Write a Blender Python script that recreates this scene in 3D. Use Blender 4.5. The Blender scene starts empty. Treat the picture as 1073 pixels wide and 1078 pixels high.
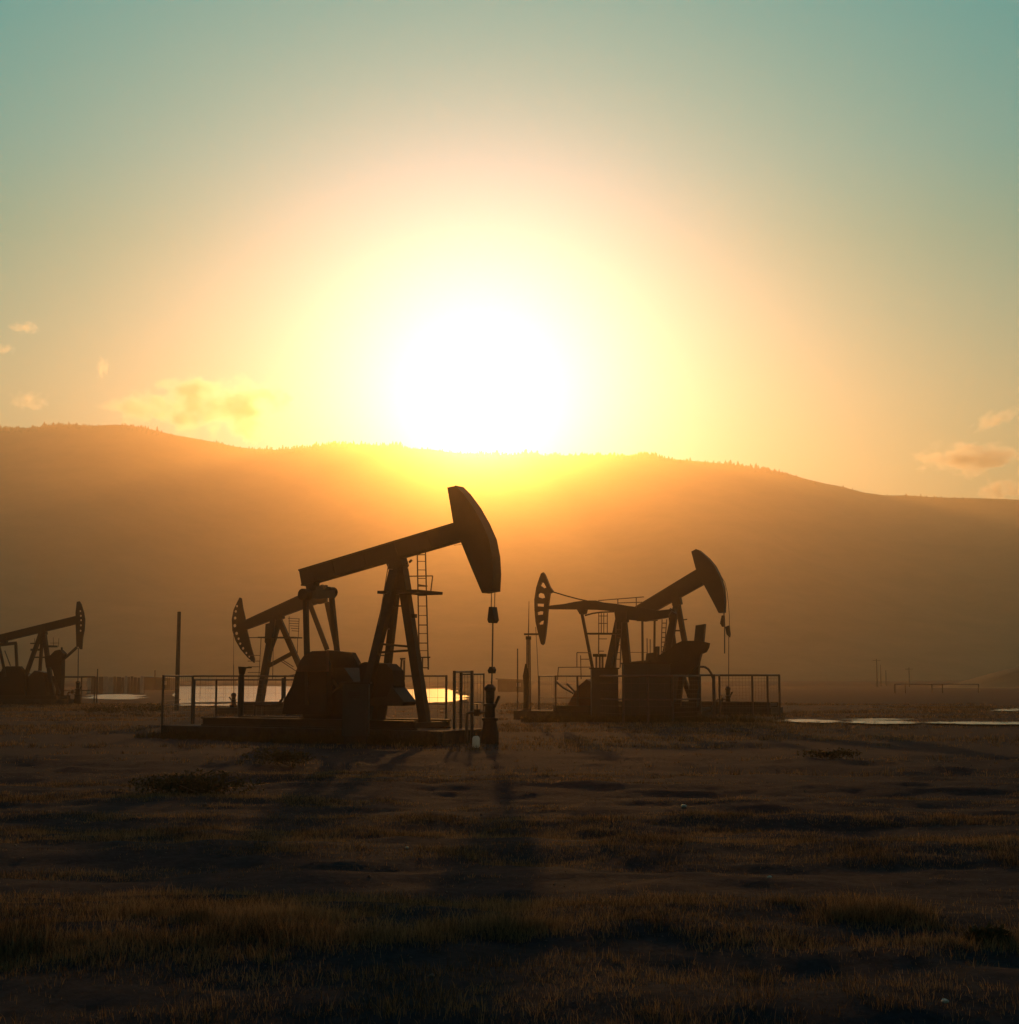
import bpy, bmesh, math, random
import numpy as np
from mathutils import Vector, Matrix
from mathutils.geometry import tessellate_polygon

# ------------------------------------------------------------------ camera
sc = bpy.context.scene
COL = sc.collection
F, PW, PH = 1500.0, 1073.0, 1078.0        # focal length in photo pixels, photo size
HOR = 714.0                                # row of the true horizon
CZ = 1.9                                   # eye height
PITCH = math.atan((HOR - PH / 2) / F)
cam = bpy.data.cameras.new('camera')
camo = bpy.data.objects.new('camera', cam)
COL.objects.link(camo)
cam.sensor_fit = 'HORIZONTAL'
cam.sensor_width = 36.0
cam.lens = 36.0 * F / PW
cam.clip_start = 0.1
cam.clip_end = 30000
camo.location = (0, 0, CZ)
camo.rotation_euler = (math.pi / 2 + PITCH, 0, 0)
sc.camera = camo

# ------------------------------------------------------------------ sun, sky, exposure
SUN_AZ = math.radians(-1.2)
SUN_EL = math.radians(10.9)
SUN = Vector((math.sin(SUN_AZ) * math.cos(SUN_EL), math.cos(SUN_AZ) * math.cos(SUN_EL), math.sin(SUN_EL)))
sl = bpy.data.lights.new('sun', 'SUN')
sl.energy = 1.9
sl.angle = math.radians(0.55)
sl.color = (1.0, 0.43, 0.095)
so = bpy.data.objects.new('sun', sl)
so.rotation_euler = SUN.to_track_quat('Z', 'Y').to_euler()
so.location = SUN * 300
COL.objects.link(so)

sc.view_settings.view_transform = 'Standard'
sc.view_settings.look = 'None'
sc.view_settings.exposure = 0.0
sc.view_settings.gamma = 1.0
sc.view_settings.use_curve_mapping = False
sc.cycles.use_denoising = True
sc.cycles.max_bounces = 6
sc.cycles.diffuse_bounces = 2
sc.cycles.glossy_bounces = 2
sc.cycles.transmission_bounces = 4
sc.cycles.volume_bounces = 2
sc.cycles.transparent_max_bounces = 12
sc.cycles.sample_clamp_indirect = 4.0
HAZE_DENSITY = 0.00030
HAZE_G = 0.79
HAZE_GLARE = 0.00015        # added narrow lobe: strong forward scatter for the glare round the sun
HAZE_GLARE_G = 0.95


def make_world():
    w = bpy.data.worlds.new('World')
    sc.world = w
    w.use_nodes = True
    nt = w.node_tree
    nt.nodes.clear()
    N, L = nt.nodes.new, nt.links.new

    def math_n(op, a, b=None, clamp=False):
        n = N('ShaderNodeMath'); n.operation = op; n.use_clamp = clamp
        for i, v in enumerate((a, b)):
            if v is None:
                continue
            if isinstance(v, (int, float)):
                n.inputs[i].default_value = v
            else:
                L(v, n.inputs[i])
        return n.outputs[0]
    tc = N('ShaderNodeTexCoord')
    nrm = N('ShaderNodeVectorMath'); nrm.operation = 'NORMALIZE'
    L(tc.outputs['Generated'], nrm.inputs[0])
    dot = N('ShaderNodeVectorMath'); dot.operation = 'DOT_PRODUCT'
    L(nrm.outputs[0], dot.inputs[0]); dot.inputs[1].default_value = SUN
    cosd = math_n('MINIMUM', math_n('MAXIMUM', dot.outputs['Value'], -1.0), 1.0)
    theta = math_n('MULTIPLY', math_n('ARCCOSINE', cosd), 57.29578)      # degrees from the sun
    sep = N('ShaderNodeSeparateXYZ'); L(nrm.outputs[0], sep.inputs[0])
    elev = math_n('MULTIPLY', math_n('ARCSINE', sep.outputs['Z']), 57.29578)

    # sky colour by elevation
    ramp = N('ShaderNodeValToRGB')
    L(math_n('DIVIDE', math_n('MAXIMUM', elev, 0.0), 90.0, True), ramp.inputs[0])
    cr = ramp.color_ramp
    stops = [(0.0, (0.40, 0.34, 0.15)), (0.089, (0.32, 0.37, 0.19)), (0.122, (0.26, 0.36, 0.23)), (0.155, (0.14, 0.33, 0.25)), (0.189, (0.05, 0.30, 0.25)),
             (0.225, (0.008, 0.305, 0.30)), (0.29, (0.004, 0.305, 0.31)), (0.5, (0.025, 0.125, 0.20)), (1.0, (0.06, 0.10, 0.19))]
    while len(cr.elements) < len(stops):
        cr.elements.new(0.5)
    for e, (p, c) in zip(cr.elements, stops):
        e.position = p; e.color = (*c, 1)
    # the sky dims away from the sun
    side = math_n('ADD', math_n('MULTIPLY', math_n('POWER', math_n('MULTIPLY', math_n('ADD', cosd, 1.0), 0.5), 2.5), 0.70), 0.30)
    base = N('ShaderNodeVectorMath'); base.operation = 'SCALE'
    L(ramp.outputs[0], base.inputs[0]); L(side, base.inputs['Scale'])

    def glow(width, col, p=1.0):
        e = math_n('EXPONENT', math_n('MULTIPLY', math_n('POWER', math_n('DIVIDE', theta, width), p), -1.0))
        v = N('ShaderNodeVectorMath'); v.operation = 'SCALE'
        v.inputs[0].default_value = col
        L(e, v.inputs['Scale'])
        return v.outputs[0]

    def add(a, b):
        v = N('ShaderNodeVectorMath'); v.operation = 'ADD'
        L(a, v.inputs[0]); L(b, v.inputs[1]); return v.outputs[0]
    tot = add(base.outputs[0], glow(6.4, (0.0, 0.22, 1.25), 1.7))
    bg = N('ShaderNodeBackground'); L(tot, bg.inputs[0]); bg.inputs[1].default_value = 1.0
    sky = N('ShaderNodeTexSky'); sky.sky_type = 'NISHITA'
    sky.sun_disc = False
    sky.sun_elevation = SUN_EL
    sky.sun_rotation = SUN_AZ
    sky.dust_density = 3.0
    sky.air_density = 1.0
    bg2 = N('ShaderNodeBackground'); 
    tint = N('ShaderNodeVectorMath'); tint.operation = 'MULTIPLY'; tint.inputs[1].default_value = (0.12, 0.8, 1.0)
    L(sky.outputs[0], tint.inputs[0]); L(tint.outputs[0], bg2.inputs[0]); bg2.inputs[1].default_value = 0.01
    ad = N('ShaderNodeAddShader'); L(bg.outputs[0], ad.inputs[0]); L(bg2.outputs[0], ad.inputs[1])
    out = N('ShaderNodeOutputWorld'); L(ad.outputs[0], out.inputs['Surface'])


make_world()

# ------------------------------------------------------------------ projection helpers (photo pixel -> place in the world)
_f = Vector((0, math.cos(PITCH), math.sin(PITCH)))
_u = Vector((0, -math.sin(PITCH), math.cos(PITCH)))
_r = Vector((1, 0, 0))
EYE = Vector((0, 0, CZ))


def ray(px, py):
    return _f + _r * ((px - PW / 2) / F) + _u * ((PH / 2 - py) / F)


def pt(px, py, D):
    d = ray(px, py)
    return EYE + d * (D / d.y)


def gx(px, D):
    """world X of photo column px at ground distance D"""
    return pt(px, HOR, D).x


# ------------------------------------------------------------------ materials
def new_mat(name):
    m = bpy.data.materials.new(name)
    m.use_nodes = True
    nt = m.node_tree
    return m, nt, nt.nodes['Principled BSDF']


def noisy(name, c1, c2, scale=3.0, rough=0.6, metal=0.0, bump=0.0, detail=6.0, coord='Object', spec=0.5):
    m, nt, b = new_mat(name)
    N, L = nt.nodes.new, nt.links.new
    tc = N('ShaderNodeTexCoord')
    no = N('ShaderNodeTexNoise'); no.inputs['Scale'].default_value = scale
    no.inputs['Detail'].default_value = detail; no.inputs['Roughness'].default_value = 0.65
    L(tc.outputs[coord], no.inputs['Vector'])
    r = N('ShaderNodeValToRGB')
    r.color_ramp.elements[0].position = 0.35; r.color_ramp.elements[0].color = (*c1, 1)
    r.color_ramp.elements[1].position = 0.68; r.color_ramp.elements[1].color = (*c2, 1)
    L(no.outputs[0], r.inputs[0]); L(r.outputs[0], b.inputs['Base Color'])
    b.inputs['Roughness'].default_value = rough
    b.inputs['Metallic'].default_value = metal
    b.inputs['Specular IOR Level'].default_value = spec
    if bump:
        bp = N('ShaderNodeBump'); bp.inputs['Strength'].default_value = bump
        bp.inputs['Distance'].default_value = 0.05
        L(no.outputs[0], bp.inputs['Height']); L(bp.outputs[0], b.inputs['Normal'])
    return m


M = {}
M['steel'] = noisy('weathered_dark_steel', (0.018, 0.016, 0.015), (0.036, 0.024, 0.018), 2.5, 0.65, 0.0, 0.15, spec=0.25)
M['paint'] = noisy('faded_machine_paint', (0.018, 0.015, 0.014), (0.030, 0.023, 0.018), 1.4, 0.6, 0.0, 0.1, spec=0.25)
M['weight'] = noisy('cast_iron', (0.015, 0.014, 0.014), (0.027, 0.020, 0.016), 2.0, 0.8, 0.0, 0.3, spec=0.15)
M['redpaint'] = noisy('dull_red_paint', (0.13, 0.032, 0.022), (0.08, 0.026, 0.018), 3.0, 0.6, spec=0.25)
M['concrete'] = noisy('dirty_concrete', (0.030, 0.027, 0.025), (0.055, 0.048, 0.040), 2.0, 0.9, 0.0, 0.4, spec=0.15)
M['cable'] = noisy('wire_rope', (0.04, 0.035, 0.03), (0.07, 0.055, 0.045), 20, 0.5)
M['rail'] = noisy('rusty_pipe', (0.05, 0.035, 0.026), (0.10, 0.05, 0.03), 4.0, 0.6)
M['cabinet'] = noisy('grey_green_cabinet', (0.040, 0.040, 0.036), (0.030, 0.030, 0.027), 1.5, 0.6, spec=0.25)
M['wood'] = noisy('grey_pole_wood', (0.06, 0.045, 0.033), (0.10, 0.07, 0.05), 6.0, 0.85)
M['shed'] = noisy('shed_wall', (0.10, 0.085, 0.07), (0.07, 0.058, 0.048), 1.0, 0.8)
M['panel_a'] = noisy('dark_sheet_metal', (0.09, 0.065, 0.055), (0.06, 0.045, 0.04), 1.5, 0.6)
M['panel_b'] = noisy('pale_sheet_metal', (0.40, 0.31, 0.24), (0.30, 0.22, 0.17), 1.5, 0.5)
M['white'] = noisy('white_plastic', (0.75, 0.72, 0.66), (0.62, 0.58, 0.5), 5.0, 0.35)
M['stone'] = noisy('pale_standin_stone', (0.42, 0.38, 0.32), (0.30, 0.27, 0.22), 7.0, 0.45, 0, 0.3)  # pale tone stands in for small glints on the ground


def grass_mat(name, c1, c2, trans=0.5):
    m = bpy.data.materials.new(name); m.use_nodes = True
    nt = m.node_tree; nt.nodes.clear()
    N, L = nt.nodes.new, nt.links.new
    geo = N('ShaderNodeNewGeometry')
    no = N('ShaderNodeTexNoise'); no.inputs['Scale'].default_value = 0.9; no.inputs['Detail'].default_value = 4
    L(geo.outputs['Position'], no.inputs['Vector'])
    mx = N('ShaderNodeMath'); mx.operation = 'ADD'
    L(no.outputs[0], mx.inputs[0]); 
    rs = N('ShaderNodeMath'); rs.operation = 'MULTIPLY_ADD'; rs.inputs[1].default_value = 0.5; rs.inputs[2].default_value = -0.25
    L(geo.outputs['Random Per Island'], rs.inputs[0]); L(rs.outputs[0], mx.inputs[1])
    r = N('ShaderNodeValToRGB')
    r.color_ramp.elements[0].position = 0.25; r.color_ramp.elements[0].color = (*c1, 1)
    r.color_ramp.elements[1].position = 0.75; r.color_ramp.elements[1].color = (*c2, 1)
    L(mx.outputs[0], r.inputs[0])
    d = N('ShaderNodeBsdfDiffuse'); t = N('ShaderNodeBsdfTranslucent')
    L(r.outputs[0], d.inputs[0]); L(r.outputs[0], t.inputs[0])
    ms = N('ShaderNodeMixShader'); ms.inputs[0].default_value = trans
    L(d.outputs[0], ms.inputs[1]); L(t.outputs[0], ms.inputs[2])
    o = N('ShaderNodeOutputMaterial'); L(ms.outputs[0], o.inputs[0])
    return m


M['grass'] = grass_mat('dry_grass_blades', (0.038, 0.028, 0.019), (0.27, 0.17, 0.088), 0.6)
M['milky'] = grass_mat('milky_plastic', (0.72, 0.68, 0.60), (0.85, 0.82, 0.76), 0.6)
M['leaf'] = grass_mat('shrub_leaves', (0.035, 0.036, 0.018), (0.06, 0.05, 0.026), 0.35)
M['conifer'] = grass_mat('conifer_foliage', (0.035, 0.040, 0.022), (0.05, 0.05, 0.03), 0.1)


def ground_mat():
    m, nt, b = new_mat('dry_earth')
    N, L = nt.nodes.new, nt.links.new
    geo = N('ShaderNodeNewGeometry')
    n1 = N('ShaderNodeTexNoise'); n1.inputs['Scale'].default_value = 0.35; n1.inputs['Detail'].default_value = 8
    n2 = N('ShaderNodeTexNoise'); n2.inputs['Scale'].default_value = 9.0; n2.inputs['Detail'].default_value = 8; n2.inputs['Roughness'].default_value = 0.7
    for n in (n1, n2):
        L(geo.outputs['Position'], n.inputs['Vector'])
    r1 = N('ShaderNodeValToRGB')
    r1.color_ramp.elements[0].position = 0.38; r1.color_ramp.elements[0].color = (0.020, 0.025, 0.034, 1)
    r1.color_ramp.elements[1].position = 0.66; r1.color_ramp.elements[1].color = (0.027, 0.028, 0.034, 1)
    L(n1.outputs[0], r1.inputs[0])
    r2 = N('ShaderNodeValToRGB')
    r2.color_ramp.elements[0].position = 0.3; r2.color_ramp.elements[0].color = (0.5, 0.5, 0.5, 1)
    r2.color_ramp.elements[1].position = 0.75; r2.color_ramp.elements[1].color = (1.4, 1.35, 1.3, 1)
    L(n2.outputs[0], r2.inputs[0])
    mu = N('ShaderNodeMix'); mu.data_type = 'RGBA'; mu.blend_type = 'MULTIPLY'; mu.inputs[0].default_value = 1.0
    L(r1.outputs[0], mu.inputs[6]); L(r2.outputs[0], mu.inputs[7])
    L(mu.outputs[2], b.inputs['Base Color'])
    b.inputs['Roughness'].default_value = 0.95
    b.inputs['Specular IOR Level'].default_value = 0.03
    bp = N('ShaderNodeBump'); bp.inputs['Strength'].default_value = 0.6; bp.inputs['Distance'].default_value = 0.06
    L(n2.outputs[0], bp.inputs['Height']); L(bp.outputs[0], b.inputs['Normal'])
    return m


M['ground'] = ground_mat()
M['hill'] = noisy('scrub_hillside', (0.13, 0.080, 0.040), (0.24, 0.145, 0.070), 0.02, 0.95, 0, 0.0, 8, spec=0.1)


def water_mat():
    m, nt, b = new_mat('rippled_water')
    N, L = nt.nodes.new, nt.links.new
    b.inputs['Base Color'].default_value = (0.02, 0.022, 0.02, 1)
    b.inputs['Roughness'].default_value = 0.26
    b.inputs['IOR'].default_value = 2.3
    geo = N('ShaderNodeNewGeometry')
    n = N('ShaderNodeTexNoise'); n.inputs['Scale'].default_value = 2.2; n.inputs['Detail'].default_value = 5
    L(geo.outputs['Position'], n.inputs['Vector'])
    bp = N('ShaderNodeBump'); bp.inputs['Strength'].default_value = 0.5; bp.inputs['Distance'].default_value = 0.14
    L(n.outputs[0], bp.inputs['Height']); L(bp.outputs[0], b.inputs['Normal'])
    return m


M['water'] = water_mat()


M['mud'] = noisy('wet_mud', (0.03, 0.026, 0.022), (0.06, 0.05, 0.04), 0.8, 0.52, 0, 0.5, 6, 'Object', 0.5)


def cloud_mat(seed, dens):
    m = bpy.data.materials.new('cloud_vapour'); m.use_nodes = True
    nt = m.node_tree; nt.nodes.clear()
    N, L = nt.nodes.new, nt.links.new
    tc = N('ShaderNodeTexCoord')
    ln = N('ShaderNodeVectorMath'); ln.operation = 'LENGTH'
    L(tc.outputs['Object'], ln.inputs[0])
    ofs = N('ShaderNodeVectorMath'); ofs.operation = 'ADD'; ofs.inputs[1].default_value = (seed * 3.7, seed * 1.3, seed * 7.9)
    L(tc.outputs['Object'], ofs.inputs[0])
    mp = N('ShaderNodeVectorMath'); mp.operation = 'MULTIPLY'; mp.inputs[1].default_value = (2.6, 1.7, 1.5)
    L(ofs.outputs[0], mp.inputs[0])
    no = N('ShaderNodeTexNoise'); no.inputs['Scale'].default_value = 1.0; no.inputs['Detail'].default_value = 8; no.inputs['Roughness'].default_value = 0.6
    L(mp.outputs[0], no.inputs['Vector'])

    def mm(op, x, y):
        n = N('ShaderNodeMath'); n.operation = op
        for i, q in enumerate((x, y)):
            if isinstance(q, float):
                n.inputs[i].default_value = q
            else:
                L(q, n.inputs[i])
        return n.outputs[0]
    fall = mm('SUBTRACT', 0.42, mm('MULTIPLY', mm('POWER', ln.outputs['Value'], 1.6), 0.75))
    body = mm('ADD', fall, mm('MULTIPLY', mm('SUBTRACT', no.outputs[0], 0.5), 2.6))
    mxx = N('ShaderNodeMath'); mxx.operation = 'MAXIMUM'; mxx.inputs[1].default_value = 0.0
    L(mm('MULTIPLY', body, float(dens)), mxx.inputs[0])
    v = N('ShaderNodeVolumePrincipled')
    v.inputs['Color'].default_value = (0.93, 0.97, 1.0, 1)
    v.inputs['Anisotropy'].default_value = 0.8
    L(mxx.outputs[0], v.inputs['Density'])
    o = N('ShaderNodeOutputMaterial'); L(v.outputs[0], o.inputs['Volume'])
    return m


# ------------------------------------------------------------------ object helpers
def link(name, me, mat=None, parent=None):
    o = bpy.data.objects.new(name, me)
    COL.objects.link(o)
    if mat is not None:
        me.materials.append(mat)
    o.parent = parent
    return o


def tag(o, label=None, cat=None, group=None, kind=None):
    for k, v in (('label', label), ('category', cat), ('group', group), ('kind', kind)):
        if v:
            o[k] = v
    return o


def empty(name, loc=(0, 0, 0), rz=0.0):
    o = bpy.data.objects.new(name, None)
    COL.objects.link(o)
    o.location = loc
    o.rotation_euler = (0, 0, rz)
    o.empty_display_size = 0.3
    return o


class MB:
    """collects shapes for ONE mesh object"""
    def __init__(s):
        s.v, s.f = [], []

    def add(s, vs, fs):
        n = len(s.v)
        s.v += [tuple(v) for v in vs]
        s.f += [tuple(i + n for i in f) for f in fs]
        return s

    def box(s, lo, hi):
        x0, y0, z0 = lo; x1, y1, z1 = hi
        return s.add([(x0, y0, z0), (x1, y0, z0), (x1, y1, z0), (x0, y1, z0), (x0, y0, z1), (x1, y0, z1), (x1, y1, z1), (x0, y1, z1)],
                     [(0, 3, 2, 1), (4, 5, 6, 7), (0, 1, 5, 4), (1, 2, 6, 5), (2, 3, 7, 6), (3, 0, 4, 7)])

    def bar(s, a, b, w, t, side=Vector((0, 1, 0)), w2=None):
        """box beam a->b; w across in the plane, t along `side`"""
        a, b = Vector(a), Vector(b)
        d = (b - a).normalized()
        sd = (side - d * side.dot(d)).normalized()
        n = d.cross(sd)
        w2 = w if w2 is None else w2
        vs = []
        for p, ww in ((a, w), (b, w2)):
            for i, j in ((-1, -1), (1, -1), (1, 1), (-1, 1)):
                vs.append(p + n * (i * ww / 2) + sd * (j * t / 2))
        return s.add(vs, [(0, 1, 2, 3), (7, 6, 5, 4), (0, 4, 5, 1), (1, 5, 6, 2), (2, 6, 7, 3), (3, 7, 4, 0)])

    def tube(s, a, b, r, r2=None, n=8):
        a, b = Vector(a), Vector(b)
        d = (b - a).normalized()
        h = Vector((0, 0, 1)) if abs(d.z) < 0.9 else Vector((1, 0, 0))
        p = d.cross(h).normalized(); q = d.cross(p)
        r2 = r if r2 is None else r2
        vs = []
        for c, rr in ((a, r), (b, r2)):
            for k in range(n):
                t = 2 * math.pi * k / n
                vs.append(c + p * (rr * math.cos(t)) + q * (rr * math.sin(t)))
        fs = [(k, (k + 1) % n, n + (k + 1) % n, n + k) for k in range(n)]
        fs += [tuple(range(n - 1, -1, -1)), tuple(range(n, 2 * n))]
        return s.add(vs, fs)

    def path(s, pts, r, n=6):
        for a, b in zip(pts[:-1], pts[1:]):
            s.tube(a, b, r, n=n)
        return s

    def lathe(s, prof, c=(0, 0, 0), n=14):
        cx, cy, cz = c
        vs = []
        for r, z in prof:
            for k in range(n):
                t = 2 * math.pi * k / n
                vs.append((cx + r * math.cos(t), cy + r * math.sin(t), cz + z))
        fs = []
        for i in range(len(prof) - 1):
            for k in range(n):
                fs.append((i * n + k, i * n + (k + 1) % n, (i + 1) * n + (k + 1) % n, (i + 1) * n + k))
        fs += [tuple(range(n - 1, -1, -1)), tuple(range((len(prof) - 1) * n, len(prof) * n))]
        return s.add(vs, fs)

    def prism(s, poly, y0, y1, holes=()):
        """poly: (x,z) outline, holes likewise, given thickness from y0 to y1"""
        loops = [list(poly)] + [list(h) for h in holes]
        tris = tessellate_polygon([[Vector((x, z, 0)) for x, z in lp] for lp in loops])
        flat = [p for lp in loops for p in lp]
        n = len(flat)
        vs = [(x, y0, z) for x, z in flat] + [(x, y1, z) for x, z in flat]
        fs = [tuple(t) for t in tris] + [tuple(i + n for i in reversed(t)) for t in tris]
        o = 0
        for lp in loops:
            m = len(lp)
            fs += [(o + i, o + (i + 1) % m, n + o + (i + 1) % m, n + o + i) for i in range(m)]
            o += m
        return s.add(vs, fs)

    def build(s, name, mat, parent=None, smooth=False):
        me = bpy.data.meshes.new(name)
        me.from_pydata(s.v, [], s.f)
        bm = bmesh.new(); bm.from_mesh(me)
        bmesh.ops.recalc_face_normals(bm, faces=bm.faces)
        bm.to_mesh(me); bm.free()
        if smooth:
            me.polygons.foreach_set('use_smooth', [True] * len(me.polygons))
        me.update()
        return link(name, me, mat, parent)


def circle(cx, cz, rx, rz=None, n=12):
    rz = rx if rz is None else rz
    return [(cx + rx * math.cos(2 * math.pi * k / n), cz + rz * math.sin(2 * math.pi * k / n)) for k in range(n)]


# ------------------------------------------------------------------ noise
def _hash(ix, iy, seed):
    h = (ix.astype(np.int64) * 374761393 + iy.astype(np.int64) * 668265263 + seed * 974711) & 0x7fffffff
    h = ((h ^ (h >> 13)) * 1274126177) & 0x7fffffff
    return ((h ^ (h >> 16)) & 0xffff) / 65535.0


def vnoise(x, y, seed=0):
    x = np.asarray(x, float); y = np.asarray(y, float)
    ix, iy = np.floor(x), np.floor(y)
    fx, fy = x - ix, y - iy
    fx = fx * fx * (3 - 2 * fx); fy = fy * fy * (3 - 2 * fy)
    a = _hash(ix, iy, seed); b = _hash(ix + 1, iy, seed); c = _hash(ix, iy + 1, seed); d = _hash(ix + 1, iy + 1, seed)
    return (a * (1 - fx) + b * fx) * (1 - fy) + (c * (1 - fx) + d * fx) * fy


def fbm(x, y, seed=0, o=4):
    s, a, t = 0.0, 0.5, 0.0
    for k in range(o):
        s = s + a * vnoise(np.asarray(x) * 2 ** k, np.asarray(y) * 2 ** k, seed + k * 17)
        t += a; a *= 0.5
    return s / t


def sstep(a, b, x):
    t = np.clip((np.asarray(x, float) - a) / (b - a), 0, 1)
    return t * t * (3 - 2 * t)


def gheight(x, y):
    """height of the ground: low hummocks in the foreground, level where the wells stand"""
    x = np.asarray(x, float); y = np.asarray(y, float)
    near = 1 - sstep(33, 40, y)
    mid = sstep(33, 40, y)
    h = (fbm(x / 8.0, y / 1.8, 3, 4) - 0.5) * 0.24 + (fbm(x / 1.3, y / 0.7, 9, 3) - 0.5) * 0.16 + (fbm(x / 0.34, y / 0.3, 15, 2) - 0.5) * 0.05
    band = np.exp(-((y - 11.0 - 0.06 * x - 1.0 * (fbm(x / 4, y * 0, 5, 2) - 0.5)) / 1.1) ** 2) * 0.10
    near_h = (h + band) * near
    mid_h = (fbm(x / 7.0, y / 4.0, 21, 3) - 0.5) * 0.10 * mid
    return near_h + mid_h - 0.06 * mid


# ------------------------------------------------------------------ ground
def make_ground():
    yn = np.concatenate([np.linspace(-400, -20, 14), np.linspace(-15, 5, 24), np.linspace(5.15, 26, 150), np.linspace(26.3, 60, 110),
                         np.linspace(61, 140, 70), np.linspace(145, 620, 60), np.linspace(650, 3100, 40)])
    xp = np.concatenate([np.linspace(0, 12, 90), np.linspace(12.3, 40, 90), np.linspace(41, 120, 40), np.linspace(130, 700, 30), np.linspace(780, 3600, 24)])
    xn = np.concatenate([-xp[:0:-1], xp])
    X, Y = np.meshgrid(xn, yn)
    Z = gheight(X, Y)
    v = np.stack([X.ravel(), Y.ravel(), Z.ravel()], 1)
    nx, ny = len(xn), len(yn)
    i = np.arange(ny - 1)[:, None] * nx + np.arange(nx - 1)[None]
    f = np.stack([i, i + 1, i + nx + 1, i + nx], -1).reshape(-1, 4)
    me = grid_mesh('ground', v, f)
    return tag(link('ground', me, M['ground']), kind='structure')


def grid_mesh(name, v, f, smooth=True):
    me = bpy.data.meshes.new(name)
    me.vertices.add(len(v)); me.vertices.foreach_set('co', np.asarray(v, np.float32).ravel())
    k = f.shape[1]
    me.loops.add(f.size); me.loops.foreach_set('vertex_index', f.astype(np.int32).ravel())
    me.polygons.add(len(f))
    me.polygons.foreach_set('loop_start', np.arange(0, f.size, k, dtype=np.int32))
    me.polygons.foreach_set('loop_total', np.full(len(f), k, np.int32))
    if smooth:
        me.polygons.foreach_set('use_smooth', np.ones(len(f), bool))
    me.update(calc_edges=True)
    return me


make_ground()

# ------------------------------------------------------------------ hills
RY = 2000.0
prof_px = [(-400, 492), (-250, 470), (-120, 458), (0, 451), (35, 449), (60, 448), (95, 449), (125, 447), (145, 450), (170, 456), (200, 462), (235, 468),
           (265, 473), (290, 475), (310, 473), (335, 470), (365, 468), (395, 469), (430, 472), (470, 475), (515, 478), (545, 477),
           (575, 479), (610, 480), (650, 480), (680, 479), (710, 483), (740, 486), (780, 491), (810, 495), (850, 504), (880, 511), (905, 518), (940, 521),
           (1000, 523), (1073, 525), (1200, 534), (1400, 552), (1600, 560)]
_px = np.array([pt(a, b, RY).x for a, b in prof_px]); _pz = np.array([pt(a, b, RY).z for a, b in prof_px])


def ridge_z(x):
    z = np.interp(x, _px, _pz)
    return z + (vnoise(np.asarray(x) / 28, 0 * np.asarray(x), 4) - 0.5) * 2.6 + (vnoise(np.asarray(x) / 140, 0 * np.asarray(x), 8) - 0.5) * 3.5


def hill_h(x, y):
    x = np.asarray(x, float); y = np.asarray(y, float)
    rz = ridge_z(x)
    y0 = 1120 + 110 * (fbm(x / 260, x * 0, 31, 3) - 0.5)
    t = np.clip((y - y0) / (RY - y0), 0, 1)
    up = rz * (0.62 * t + 0.38 * t * t)
    spur = (fbm(x / 240 + y / 1700, y / 850, 41, 5) - 0.5) * 120 * np.sin(math.pi * np.clip(t, 0, 1)) ** 1.2
    back = np.clip((y - RY) / 1000, 0, 1)
    z = np.where(y <= RY, up + spur * (1 - t) ** 0.3, rz * (1 - back) ** 1.3)
    return z - 1.5 * (t <= 0) - 0.4


def make_hills():
    xn = np.linspace(-3400, 3400, 480)
    yn = np.concatenate([np.linspace(1000, 2000, 100), np.linspace(2020, 3010, 24)])
    X, Y = np.meshgrid(xn, yn)
    Z = hill_h(X, Y)
    nx, ny = len(xn), len(yn)
    i = np.arange(ny - 1)[:, None] * nx + np.arange(nx - 1)[None]
    f = np.stack([i, i + 1, i + nx + 1, i + nx], -1).reshape(-1, 4)
    tag(link('hills', grid_mesh('hills', np.stack([X.ravel(), Y.ravel(), Z.ravel()], 1), f), M['hill']), kind='structure')
    # low mound at the foot of the slope, right
    cx, cy = gx(1105, 300), 300
    g = np.linspace(-1, 1, 40)
    A, B = np.meshgrid(g, g)
    R = np.sqrt(A * A + B * B)
    Zm = 5.2 * (1 - sstep(0, 1, R)) * (0.8 + 0.4 * fbm(A * 3, B * 3, 77, 3)) - 0.15
    j = np.arange(39)[:, None] * 40 + np.arange(39)[None]
    fm = np.stack([j, j + 1, j + 41, j + 40], -1).reshape(-1, 4)
    tag(link('terrain', grid_mesh('terrain', np.stack([(cx + A * 26).ravel(), (cy + B * 30).ravel(), Zm.ravel()], 1), fm), M['hill']), kind='structure')


make_hills()


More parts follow.
